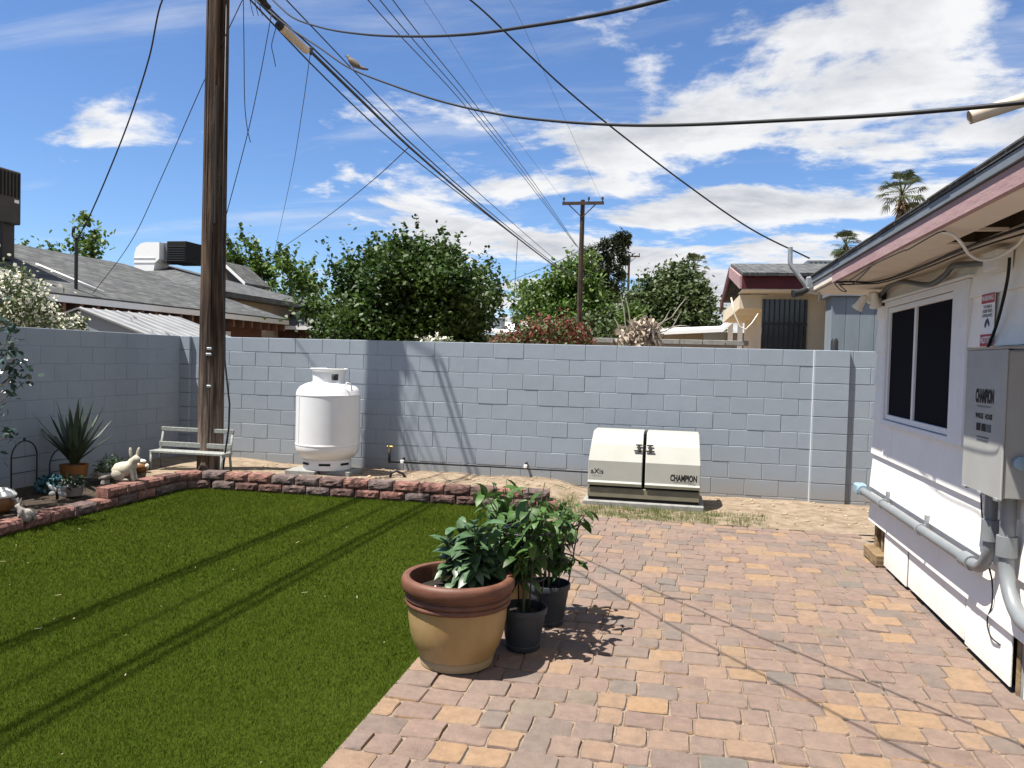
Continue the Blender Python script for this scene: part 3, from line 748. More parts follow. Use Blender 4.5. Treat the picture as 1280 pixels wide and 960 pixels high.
    while y < YR:
        w_ = .30; e = random.uniform(-.006, .0)
        s = MB(); s.box(XF - .022 + e, XF + .1, y + .003, min(y + w_ - .003, YR + .03), 2.411, 2.417 + random.uniform(0, .003)); obj('shingle', s, 'shingle_dark', ro); y += w_
    s = MB(); s.prism([(HX + .1, 2.29), (XE - .1, 2.29), (4.6, 2.29 + .62)], 1, Y1 - .02, Y1); obj('gable', s, 'siding', r)
house()

def on_house():
    # transfer switch cabinet
    x1, ya, yb, z0, z1 = 1.54, 4.68, 4.16, .985, 1.715
    r = root('transfer_switch', 'gray electrical transfer switch cabinet lettered CHAMPION on the white house wall', 'electrical box', (HX, 4.42, z0))
    m_ = MB(); m_.bbox(x1 + .012, HX - .012, yb + .01, ya - .01, z0 + .01, z1 - .008, .004); obj('cabinet', m_, 'box_gray_shaded', r)
    m_ = MB(); m_.bbox(x1, x1 + .012, yb, ya, z0, z1, .004); obj('door', m_, 'box_gray', r)
    m_ = MB(); m_.bbox(x1 - .004, HX - .02, yb - .004, ya + .004, z1 + .001, z1 + .012, .003); obj('rain_cap', m_, 'box_gray', r)
    for y in (ya - .04, (ya + yb) / 2, yb + .05):
        m_ = MB(); m_.bbox(x1 - .006, x1 + .02, y - .02, y + .02, z0 - .008, z0 + .006, .002); obj('latch', m_, 'galv', r)
    m_ = MB(); m_.lathe([(0, .03), (.016, .03), (.034, .022), (.034, 0), (.026, -.004), (0, -.004)], n=16, mtx=Matrix.Translation((1.62, yb + .006, 1.17)) @ Matrix.Rotation(math.pi / 2, 4, 'X')); obj('knob', m_, 'pvc_cap', r, 40)
    def F(y, z): return Matrix.Translation((x1 - .0015, y, z)) @ Matrix(((0, 0, -1, 0), (-1, 0, 0, 0), (0, 1, 0, 0), (0, 0, 0, 1)))
    text('lettering', 'CHAMPION', .092, F(4.405, 1.475), 'ink', r, .50, .0048)
    text('lettering', 'POWER EQUIPMENT', .017, F(4.405, 1.425), 'ink_gray', r, 1.2)
    text('lettering', 'WHOLE   HOUSE', .036, F(4.405, 1.375), 'ink', r, .80, .0014)
    for y, mt in ((4.47, 'ink'), (4.40, 'ink'), (4.335, 'ink_gray')):
        m_ = MB(); m_.box(x1 - .0025, x1 - .0005, y - .026, y + .026, 1.30, 1.338) ; obj('emblem', m_, mt, r)
    m_ = MB(); m_.box(x1 - .002, x1 - .0005, 4.335, 4.485, 1.265, 1.272); m_.box(x1 - .002, x1 - .0005, 4.335, 4.485, 1.250, 1.257); obj('fine_print', m_, 'ink_gray', r)
    # warning sign
    sx = HX - .022; sa, sb, s0, s1 = 4.845, 4.665, 1.742, 2.03
    r = root('warning_sign', 'red and white surveillance warning sign above the gray electrical cabinet', 'sign', (sx, 4.75, s0))
    m_ = MB(); m_.box(sx, sx + .003, sb, sa, s0, s1); obj('panel', m_, 'sign_white', r)
    m_ = MB(); m_.box(sx - .002, sx - .0003, sb, sa, s1 - .052, s1); obj('red_band', m_, 'sign_red', r)
    m_ = MB(); m_.box(sx - .002, sx - .0003, sb, sa, s0, s0 + .066); obj('red_band', m_, 'sign_red', r)
    def F2(z): return Matrix.Translation((sx - .0032, (sa + sb) / 2, z)) @ Matrix(((0, 0, -1, 0), (-1, 0, 0, 0), (0, 1, 0, 0), (0, 0, 0, 1)))
    text('lettering', 'WARNING', .04, F2(s1 - .026), 'sign_white', r, .85, .0008); text('lettering', 'NOTICE', .052, F2(s0 + .033), 'sign_white', r, .85, .001)
    for z, t in ((s1 - .072, 'THIS AREA IS'), (s1 - .096, 'UNDER VIDEO'), (s1 - .12, 'SURVEILLANCE')): text('lettering', t, .024, F2(z), 'ink', r, .85, .0004)
    m_ = MB(); mt_ = Matrix.Translation((sx - .002, 4.76, s0 + .125))
    m_.ell((0, .012, 0), (.0015, .014, .026), 10, 6, mt_, Matrix.Rotation(.5, 3, 'X')); m_.ell((0, -.022, .006), (.0015, .010, .028), 10, 6, mt_, Matrix.Rotation(-.6, 3, 'X')); obj('camera_symbol', m_, 'sign_blue', r, fix=False)
    # gray plastic conduits
    X = HX - .062
    def arc(c, u, v, R, n=8, a0=0, a1=math.pi / 2): return [Vector(c) + Vector(u) * math.cos(a0 + (a1 - a0) * i / n) * R + Vector(v) * math.sin(a0 + (a1 - a0) * i / n) * R for i in range(n + 1)]
    r = root('conduit', 'gray plastic conduit running low along the white house wall up to the cabinet', 'conduit', (X, 6, .5))
    pts = [(X, 7.33, .545), (X, 4.67, .555)] + [tuple(p) for p in arc((X, 4.65, .73), (0, 0, -1), (0, -1, 0), .175)][1:] + [(X, 4.475, 1.0)]
    m_ = MB(); m_.tube(pts, .031, 14); obj('pipe', m_, 'pvc', r, 50)
    m_ = MB(); m_.tube([(X, 4.82, .555), (X, 4.70, .555)], .042, 14); obj('coupling', m_, 'pvc', r, 50)
    m_ = MB(); m_.tube([(X, 4.475, .73), (X, 4.475, .84)], .042, 14); obj('coupling', m_, 'pvc', r, 50)
    m_ = MB(); m_.bbox(X - .045, X + .05, 7.31, 7.45, .505, .595, .014); m_.tube([(X, 7.34, .55), (X, 7.26, .55)], .044, 12); obj('conduit_body', m_, 'pvc_cap', r)
    for y in (6.60, 5.62): 
        m_ = MB(); m_.tube([(X, y - .012, .55), (X, y + .012, .55)], .040, 14); m_.bbox(X + .02, HX - .012, y - .01, y + .01, .57, .65, .002); obj('strap', m_, 'galv', r)
    r = root('conduit', 'gray plastic conduit sweeping down from the cabinet toward the near patio end', 'conduit', (X, 4.1, .4))
    pts = [(X, 4.26, 1.0), (X, 4.26, .72)] + [tuple(p) for p in arc((X, 4.00, .70), (0, 1, 0), (0, 0, -1), .26)] + [(X, 3.2, .43), (X, 1.5, .42)]
    m_ = MB(); m_.tube(pts, .036, 14); obj('pipe', m_, 'pvc', r, 50)
    m_ = MB(); m_.tube([(X, 4.26, .70), (X, 4.26, .80)], .048, 14); obj('coupling', m_, 'pvc', r, 50)
    # floodlight / motion lamp under the eave corner
    b = P(1090, 372, Y=7.05)
    r = root('floodlight', 'white twin-head security floodlight under the eave above the window', 'lamp', tuple(b))
    m_ = MB(); m_.bbox(b.x - .03, b.x + .07, b.y - .04, b.y + .05, b.z - .05, b.z + .045, .012); obj('junction_box', m_, 'ceramic_white', r)
    for k, (dx, dy, dz, ang) in enumerate(((-.085, -.05, -.03, .5), (.0, -.09, -.01, -.2))):
        mt_ = Matrix.Translation((b.x + dx, b.y + dy, b.z + dz)) @ Matrix.Rotation(ang, 4, 'Y') @ Matrix.Rotation(.35, 4, 'X')
        m_ = MB(); m_.lathe([(0, .05), (.02, .05), (.03, .03), (.036, -.05), (.048, -.075), (.046, -.08), (0, -.07)], n=14, mtx=mt_); obj('lamp_head', m_, 'ceramic_white', r, 50)
    m_ = MB(); m_.box(b.x + .072, b.x + .10, b.y - .05, b.y + .0, b.z - .07, b.z + .04); obj('backplate', m_, 'dark_metal', r)
    # service mast (bent galvanised pipe) at the eave end
    r = root('service_mast', 'bent galvanised pipe mast fixed to the eave end of the white house', 'mast', (1.1, 7.45, 2.26))
    p0 = P(988, 309, Y=7.45); p1 = P(987.5, 330, Y=7.45); p2 = P(1010, 360, Y=7.45)
    pts = [p0, p1 + Vector((0, 0, .03)), p1 + Vector((.004, 0, 0)), p1 + Vector((.02, 0, -.03)), p2]
    m_ = MB(); m_.tube(pts, .021, 12); obj('pipe', m_, 'galv', r, 50)
    m_ = MB(); m_.bbox(p2.x - .02, p2.x + .10, p2.y - .03, p2.y + .02, p2.z - .05, p2.z + .10, .01); m_.tube([p2 + Vector((.02, -.05, .03)), p2 + Vector((.02, .04, .03))], .03, 10); m_.box(p2.x + .085, p2.x + .10, p2.y - .05, p2.y - .03, p2.z - .12, p2.z + .02); obj('bracket', m_, 'galv', r)
    c0 = P(1008, 362, Y=7.4)
    r = root('spotlight', 'small dark cylindrical spotlight hanging under the bent pipe mast', 'lamp', tuple(c0))
    m_ = MB(); m_.tube([c0, c0 + Vector((-.05, -.03, -.03)), c0 + Vector((-.12, -.06, -.045))], [.028, .032, .036], 12); obj('housing', m_, 'dark_metal', r, 50)
    m_ = MB(); m_.tube([c0 + Vector((.0, 0, 0)), c0 + Vector((.05, .02, .03))], .012, 8); obj('bracket', m_, 'galv', r)
    # cables slung below the eave
    def cable(label, pts, rad=.006, mt='cable', cat='cable', grp='cables below the eave'):
        m_ = MB(); pts = [Vector(p) for p in pts]; sm = []
        for i in range(len(pts) - 1):
            a, b_, c_, d_ = pts[max(i - 1, 0)], pts[i], pts[i + 1], pts[min(i + 2, len(pts) - 1)]
            for t in np.linspace(0, 1, 6)[:-1]:
                sm.append(.5 * ((2 * b_) + (c_ - a) * t + (2 * a - 5 * b_ + 4 * c_ - d_) * t * t + (3 * b_ - a - 3 * c_ + d_) * t ** 3))
        sm.append(pts[-1]); m_.tube(sm, rad, 7)
        return obj('eave_cable', m_, mt, None, True, label, cat, grp)
    XE_ = 1.42
    Zc = 2.256
    cable('black cable slung along the pale soffit from floodlight to eave end', [P(x, y, Z=Zc - dz) for x, y, dz in ((1044, 353, .0), (1062, 352, .006), (1085, 353, 0), (1105, 350, .012), (1130, 342, 0), (1160, 330, .01), (1190, 317, 0), (1225, 303, .008), (1280, 284, 0))], .008)
    cable('second thinner black cable running beside the slung soffit cable', [P(x, y, Z=Zc - dz) for x, y, dz in ((1050, 356, .01), (1075, 355, 0), (1098, 354, .014), (1128, 346, 0), (1165, 332, .012), (1200, 318, 0), (1240, 304, .01), (1280, 292, 0))], .005)
    cable('gray flexible conduit curving over the window below the soffit', [P(1098, 372, X=1.63), P(1112, 358, X=1.62), P(1128, 352, X=1.62), P(1160, 356, X=1.62), P(1180, 345, X=1.62), P(1192, 332, X=1.62), P(1215, 330, X=1.62), P(1245, 326, X=1.62)], .018, 'conduit_dark', 'conduit')
    cable('white cable looping from the pink fascia to the wall junction box', [P(1178, 290, X=1.20), P(1190, 293, X=1.25), P(1202, 304, X=1.32), P(1212, 318, X=1.4), P(1228, 325, X=1.48), P(1250, 320, X=1.56), P(1272, 306, X=1.62), P(1284, 290, X=1.62)], .008, 'white_paint')
    cable('thin black wire stapled along the lower edge of the pink fascia', [P(1060, 352, X=1.22), P(1090, 332, X=1.165), P(1128, 314, X=1.165), P(1135, 312, X=1.163), P(1170, 292, X=1.165), P(1182, 289, X=1.2)], .0035)
    cable('tangled black wire hanging at the eave end beside the mast', [P(1040, 350, X=1.2), P(1050, 362, X=1.22), P(1058, 364, X=1.24), P(1048, 354, X=1.22), P(1062, 356, X=1.25), P(1072, 350, X=1.27), P(1092, 330, X=1.17)], .004)
    cable('black cord hanging from the junction box down behind the warning sign', [P(1262, 322, X=1.62), P(1260, 345, X=1.62), P(1254, 375, X=1.63), P(1245, 408, X=1.64), P(1234, 436, X=1.645)], .008)
    cable('thin black cord hanging under the cabinet to the skirt panel gap', [P(1226, 614, X=1.655), P(1228, 650, X=1.655), P(1234, 700, X=1.655), P(1240, 726, X=1.655), P(1240, 755, X=1.66), P(1234, 775, X=1.67), P(1238, 795, X=1.67), P(1250, 806, X=1.68)], .004)
    b = P(1247, 326, X=1.63)
    m_ = MB(); m_.bbox(1.59, 1.672, b.y - .09, b.y + .09, b.z - .05, b.z + .05, .004); obj('junction_box', m_, 'trim_white', None, label='small white junction box on the wall below the soffit', cat='junction box')
    # beige pipe lying on the roof with its end past the eave
    a = P(1212, 147, Y=3.62); d = (P(1280, 125, Y=3.62) - a).normalized()
    m_ = MB(); R_ = .028; m_.tube([a, a + d * 1.0], R_, 16, False); m_.tube([a + d * 1.0, a], R_ * .8, 16, False); 
    t_ = MB(); t_.add(m_.V, m_.F)
    o = obj('roof_pipe', t_, 'beige_pipe', None, 50, 'beige pipe on posts above the white house roof edge with an open end', 'pipe', fix=False)
    e = a + d * .85
    m_ = MB(); m_.tube([(e.x, e.y, 2.44 + (e.x - 1.14) * .24), (e.x, e.y, e.z - .03)], .012, 8); obj('support', m_, 'dark_metal', o)
on_house()

# ================================================================ POLE, WIRES
POLE = Vector((-5.79, 9.05, 0))
def near_pole():
    r = root('utility_pole', 'tall weathered wooden utility pole standing behind the bench', 'utility pole', (POLE.x, POLE.y, .05))
    m_ = MB(); n = 96; zs = [-.1, .05] + list(np.linspace(.2, 10.2, 70)); V = []; F = []
    prof = [random.uniform(-1, 1) for _ in range(n)]; crk = {k: (random.uniform(0, 8), random.uniform(.6, 3.5), random.uniform(.008, .02)) for k in random.sample(range(n), 34)}
    for z in zs:
        rr = .160 - .0042 * z
        for k in range(n):
            t = 2 * math.pi * k / n; q = rr * (1 + .010 * prof[k] + .006 * math.sin(z * 2 + k))
            if k in crk and crk[k][0] < z < crk[k][0] + crk[k][1]: q -= crk[k][2]
            V.append((POLE.x + .003 * z + q * math.cos(t), POLE.y + q * math.sin(t), z))
    for i in range(len(zs) - 1):
        for k in range(n): F.append((i * n + k, i * n + (k + 1) % n, (i + 1) * n + (k + 1) % n, (i + 1) * n + k))
    F.append(tuple((len(zs) - 1) * n + k for k in range(n))); m_.V = V; m_.F = F
    obj('shaft', m_, 'pole_wood', r, 40, fix=False)
    for z, w in ((9.7, 2.4), (8.6, 2.4)):
        m_ = MB(); m_.bbox(POLE.x - w / 2, POLE.x + w / 2, POLE.y - .26, POLE.y - .15, z - .06, z + .06, .008); obj('crossarm', m_, 'pole_wood', r)
    for dx, z in ((.30, 7.0), (.56, 7.2), (.68, 7.15)):
        m_ = MB(); m_.tube([(POLE.x + .1, POLE.y, z - .05), (POLE.x + dx, POLE.y - .1, z)], .014, 6); obj('bracket', m_, 'dark_metal', r)
    m_ = MB(); x = POLE.x + .10; y = POLE.y - .125
    m_.tube([(x, y, 4.9), (x, y, 3.2)], .016, 8); obj('ground_wire_guard', m_, 'dark_metal', r)
    for z in (1.55, 1.15, 1.62):
        m_ = MB(); m_.bbox(POLE.x + .02 + .05 * random.random(), POLE.x + .10, POLE.y - .168, POLE.y - .145, z, z + .03, .003); obj('pole_tag', m_, 'galv', r)
    m_ = MB(); pts = [P(281, 415, Y=8.86), P(281, 450, Y=8.84), P(284, 478, Y=8.8), P(287, 505, Y=8.8), P(286, 535, Y=8.8), P(282, 562, Y=8.8), P(279, 586, Y=8.8)]
    m_.tube([(POLE.x + .17, POLE.y - .05, 6.4), (POLE.x + .175, POLE.y - .08, 3.0)] + pts, .011, 7); obj('drop_cable', m_, 'cable', None, True, 'black cable running down the wooden utility pole into the soil', 'cable')
near_pole()
far_pole_xy = []
def far_pole(px, ptop, pa, pb, Yp, label, arm=2.2):
    t = P(px, ptop, Y=Yp); r = root('utility_pole', label, 'utility pole', (t.x, t.y, 0), 'distant utility poles')
    m_ = MB(); m_.tube([(t.x, t.y, 0), (t.x, t.y, t.z)], [.17, .12], 10); obj('shaft', m_, 'far_pole', r, 50)
    a = P(*pa, Y=Yp - .2); b = P(*pb, Y=Yp - .2); z = (a.z + b.z) / 2
    m_ = MB(); m_.box(a.x, b.x, Yp - .26, Yp - .14, z - .08, z + .08); obj('crossarm', m_, 'far_pole', r)
    for s in (-1, 1):
        m_ = MB(); m_.tube([(t.x + s * .75, Yp - .2, z - .05), (t.x, Yp - .15, z - .75)], .03, 6); obj('brace', m_, 'far_pole', r)
    for x in (a.x + .08, b.x - .08, t.x + .35):
        m_ = MB(); m_.lathe([(.03, 0), (.03, .1), (.07, .12), (.05, .24), (0, .26)], (x, Yp - .2, z + .08), 8); obj('insulator', m_, 'dark_metal', r)
    return t
FP = far_pole(728.5, 250, (703, 255), (755, 253), 43, 'brown utility pole with one crossarm beyond the trees past the block wall')
far_pole(786.5, 318, (773, 321), (800, 320), 86, 'distant small utility pole with crossarm behind the green trees')

def wire(label, A, B, px, rad, ext0=None, ext1=None, mt='cable', cat='wire', name='overhead_wire', sub=8, group=None):
    """px: photo points along the wire, met with the vertical plane through plan points A and B"""
    A = np.array(A); B = np.array(B); nrm = np.array([-(B - A)[1], (B - A)[0]])
    pts = []
    for p in px:
        d = ROT @ np.array([p[0] - 640, p[1] - 480, FPX]); t = (nrm @ (A - EYE[:2])) / (nrm @ d[:2]); pts.append(Vector(EYE + d * t))
    if ext0 is not None: pts = [Vector(e) for e in ext0] + pts
    if ext1 is not None: pts = pts + [Vector(e) for e in ext1]
    sm = []
    for i in range(len(pts) - 1):
        a, b_, c_, d_ = pts[max(i - 1, 0)], pts[i], pts[i + 1], pts[min(i + 2, len(pts) - 1)]
        for t in np.linspace(0, 1, sub + 1)[:-1]:
            t1, t2 = (b_ - a).length or 1, (c_ - b_).length
            ma = (c_ - a) * (t2 / (t1 + t2)) if i > 0 else (c_ - b_); mb_ = (d_ - b_) * (t2 / (t2 + ((d_ - c_).length or 1))) if i < len(pts) - 2 else (c_ - b_)
            sm.append(b_ * (2 * t ** 3 - 3 * t * t + 1) + ma * (t ** 3 - 2 * t * t + t) + c_ * (-2 * t ** 3 + 3 * t * t) + mb_ * (t ** 3 - t * t))
    sm.append(pts[-1]); m_ = MB(); m_.tube(sm, rad, 6)
    obj(name, m_, mt, None, True, label, cat, group)
    return pts
def wires():
    fx, fy = FP.x, FP.y; px_, py_ = POLE.x, POLE.y
    F = wire('thick black telephone cable sloping from the near pole to the far pole', (px_ + .2, py_), (fx, fy), [(318, -4), (388, 64), (452, 126), (512, 184), (604, 263), (690, 330), (726, 352)], .024, ext0=[(px_ + .15, py_, 6.45)])
    wire('thinner black cable just under the thick telephone cable', (px_ + .2, py_), (fx, fy), [(330, 18), (395, 86), (470, 158), (522, 202), (600, 262), (690, 331)], .012, ext0=[(px_ + .15, py_, 6.3)])
    wire('black messenger strand lashed above the thick telephone cable', (px_ + .24, py_), (fx + .05, fy), [(322, -6), (392, 61), (456, 123), (516, 181), (606, 260), (691, 328), (727, 350)], .013, ext0=[(px_ + .15, py_, 6.62)])
    for k, (x0, x1) in enumerate(((460, 720), (475, 722), (491, 724))):
        wire('one of three parallel dark power lines running to the far pole', (px_ + .25 * k - .3, py_), (fx, fy), [(x0, 0), (x0 + (x1 - x0) * .42, 118 + 3 * k), (x0 + (x1 - x0) * .72, 212 + 2 * k), (x1, 307 + k * 2)], .011, ext0=[(px_ + .3 * k - .3, py_ - .2, 8.66)], group='three power lines')
    wire('faint thin wire to the left end of the far crossarm', (px_ - .4, py_), (P(706, 253, Y=43).x, 43), [(530, 0), (581, 79), (609, 124), (660, 193), (706, 252)], .006, ext0=[(px_ - .4, py_ - .2, 9.78)], mt='thin_wire')
    wire('faint thin wire to the right end of the far crossarm', (px_ + 1., py_), (P(752, 250, Y=43).x, 43), [(637, 0), (662, 50), (700, 135), (752, 250)], .006, ext0=[(px_ + 1., py_ - .2, 9.78)], mt='thin_wire')
    wire('black twisted service drop from the near pole to the left neighbor roof mast', (px_ - .1, py_), tuple(P(95, 358, X=-10.9).xy), [(203, 0), (187, 70), (165, 140), (140, 205), (112, 270), (96, 300)], .012, ext0=[(px_ - .1, py_, 6.9)])
    wire('thin black wire from the pole down to the left neighbor eave', (px_, py_), (-10.4, 12.6), [(303, 0), (252, 108), (205, 215), (165, 300), (116, 367)], .006)
    wire('loose black wire dangling straight down beside the pole', (px_ - 2, 9.25), (px_ + 2, 9.25), [(304, -20), (305, 60), (306, 130), (309, 160), (313, 178)], .005)
    wire('thin black wire slanting from the cable bundle back to the pole', (px_ - 2, 9.15), (px_ + 2, 9.15), [(340, 14), (326, 90), (310, 165), (283, 268)], .005)
    wire('short loose kinked wire end hanging from the cable bundle', (px_ - 2, 9.3), (px_ + 2, 9.3), [(348, 22), (343, 42), (339.5, 57), (342, 70), (344.5, 83)], .005, sub=3)
    for x0 in (311, 317, 322): wire('one of the short frayed wire ends below the cable splice by the pole', (px_ - 2, 9.2), (px_ + 2, 9.2), [(x0, -8), (x0 + 3, 8), (x0 + 6, 20)], .004, group='frayed wire ends')
    hb = P(344, 315, Y=27); f1, f4 = F[2], F[4]
    wire('thin gray wire falling from the telephone cable to the two-storey house', (f1.x, f1.y), (hb.x, hb.y), [(388, 66), (379, 130), (367, 205), (343, 316)], .006, mt='thin_wire')
    wire('thin gray wire rising from the two-storey house to the telephone cable', (f4.x, f4.y), (hb.x, hb.y), [(511, 184), (470, 222), (410, 270), (345, 315)], .010, mt='thin_wire')
    wire('thin vertical wire hanging from the telephone cable beyond the mulberry tree', (-5.7, 27.5), (-5.2, 27.5), [(647, 299), (644, 350), (641, 398)], .012, mt='thin_wire')
    wire('thin black wire from the far pole down left behind the mulberry tree', (fx, fy), tuple(P(585, 372, Y=39).xy), [(725, 313), (690, 330), (632, 353), (585, 372)], .016, mt='thin_wire')
    wire('short slack wire joining the telephone cable to the far pole', tuple(P(700, 336, Y=36).xy), (fx, fy), [(700, 336), (712, 328), (724, 311)], .014)
    # service drops that cross the patio (their shadows fall on the pavers)
    wire('pale gray service drop carrying the dove and passing above the white house roof', (px_ + .15, py_), (.45, 3.3), [(356, 30), (400, 60), (437, 85), (500, 110), (560, 129), (630, 144), (700, 152), (780, 156.5), (860, 156), (980, 150.5), (1100, 144), (1200, 136), (1290, 127)], .008, ext0=[(px_ + .15, py_, 6.3)])
    wire('straight thin wire crossing from the top edge down to the dove', (px_ + .2, py_), (fx, fy), [(358, 0), (400, 44), (440, 86), (480, 128), (560, 206), (640, 278), (700, 330)], .010)
    wire('pale gray service drop sagging above the patio toward the house roof', (px_ + .15, py_), (-.05, 2.9), [(358, 16), (400, 34), (455, 43), (520, 45.5), (590, 42.5), (660, 33), (750, 18), (835, -2), (930, -32), (1050, -80), (1200, -150)], .008, ext0=[(px_ + .15, py_, 6.6)])
    wire('black twisted service drop to the maroon-trimmed neighbor house roof', (px_ + .15, py_), (1.95, 13.3), [(588, 0), (650, 58), (700, 105), (757, 153), (860, 232), (940, 287), (1012, 323)], .012, ext0=[(px_ + .15, py_, 8.2)])
    # line continuing along the alley past the near pole (only its shadows fall in view)
    for (dx, z, rad) in ((-.03, 6.6, .026), (.08, 6.5, .018), (.30, 7.0, .013), (.56, 7.2, .024), (.68, 7.15, .020)):
        m_ = MB(); pts = []
        for i in range(13):
            t = i / 12; pts.append((px_ + dx, py_ - .1 - 20 * t, z - 1.1 * t * (1 - t)))
        m_.tube(pts, rad, 6); obj('overhead_wire', m_, 'cable', None, True, 'overhead line leaving the near pole toward the camera side along the side wall', 'wire', 'alley lines past the near pole')
    # splice enclosure on the telephone cable
    A = P(352, 30, Y=9.55); B = P(387, 62, Y=10.05)
    r = root('splice_case', 'beige cylindrical cable splice case hanging on the telephone cable', 'splice case', tuple(A))
    off = Vector((-.02, -.02, -.03)); d = (B - A).normalized()
    m_ = MB(); m_.tube([A + off, A + off + d * .02, B + off - d * .03, B + off], [.046, .052, .052, .042], 16); obj('shell', m_, 'splice_shell', r, 50)
    m_ = MB(); m_.tube([A + off - d * .035, A + off + d * .03], [.049, .056], 16); obj('end_cap', m_, 'cable', r, 50)
    for t in (-.1, 1.06):
        q = A.lerp(B, t); m_ = MB(); m_.bbox(q.x - .02, q.x + .02, q.y - .02, q.y + .02, q.z - .05, q.z + .05, .006); obj('hanger', m_, 'dark_metal', r)
    q = P(327, 1, Y=9.2); m_ = MB(); m_.ell(q, (.07, .07, .05), 10, 6); m_.tube([q, q + Vector((.09, .05, -.08))], [.05, .03], 8); m_.tube([q + Vector((-.09, -.05, .06)), q], [.02, .05], 8); obj('cable_clamp', m_, 'cable', None, True, 'dark bundled cable clamp on the telephone cable next to the pole', 'clamp')
    # dove
    c = P(441, 79, Y=8.0); r_ = Matrix.Rotation(.62, 3, 'Y')
    r = root('dove', 'gray-brown dove perched on the pale service drop', 'bird', tuple(c))
    m_ = MB(); ax = [Vector(p) for p in ((-.075, 0, .082), (-.062, 0, .078), (-.05, 0, .066), (-.035, 0, .04), (0, 0, .012), (.045, 0, -.022), (.08, .0, -.045), (.12, 0, -.062), (.175, 0, -.075))]
    m_.tube([c + a for a in ax], [.004, .017, .019, .024, .040, .036, .022, .016, .010], 12); obj('body', m_, 'feather', r, True)
    m_ = MB(); m_.ell(c + Vector((.03, -.03, -.005)), (.075, .012, .026), 12, 7, None, r_); m_.ell(c + Vector((.03, .03, -.005)), (.075, .012, .026), 12, 7, None, r_); obj('wing', m_, 'feather', r, True)
    m_ = MB(); m_.tube([c + Vector((-.072, 0, .082)), c + Vector((-.098, 0, .077))], [.006, .001], 6); obj('beak', m_, 'ink', r)
    m_ = MB()
    for s in (-.012, .012): m_.tube([c + Vector((.0, s, -.02)), c + Vector((.005, s, -.055))], .003, 5)
    obj('feet', m_, 'ceramic_brown', r)
wires()

# ================================================================ YARD OBJECTS
def bench():
    z0 = .12; ya, yb = 8.72, 8.92; x0, x1 = P(191, 560, Y=8.75).x, P(279, 560, Y=8.75).x
    r = root('bench', 'small weathered gray-white slatted garden bench in front of the pole', 'bench', ((x0 + x1) / 2, 8.77, z0))
    for x in (x0, x1):
        m_ = MB(); m_.tube([(x, ya - .01, z0 - .05), (x, ya, z0 + .2)], .016, 8); m_.tube([(x, yb + .02, z0 - .05), (x, yb - .02, z0 + .2), (x, yb + .05, z0 + .50)], .016, 8)
        m_.tube([(x, ya - .015, z0 + .19), (x, yb, z0 + .185)], .014, 8); obj('side_frame', m_, 'bench_paint', r, True)
    for i, y in enumerate((ya - .015, ya + .065, ya + .145)):
        m_ = MB(); m_.bbox(x0 - .02, x1 + .02, y, y + .068, z0 + .200, z0 + .228, .004); obj('seat_slat', m_, 'bench_paint', r)
    for z, y, h in ((.485, yb + .055, .052), (.292, yb + .012, .062)):
        m_ = MB(); m_.bbox(x0 - .02, x1 + .02, y - .034, y - .012, z0 + z - .03, z0 + z + h - .03, .004); obj('back_slat', m_, 'bench_paint', r)
bench()
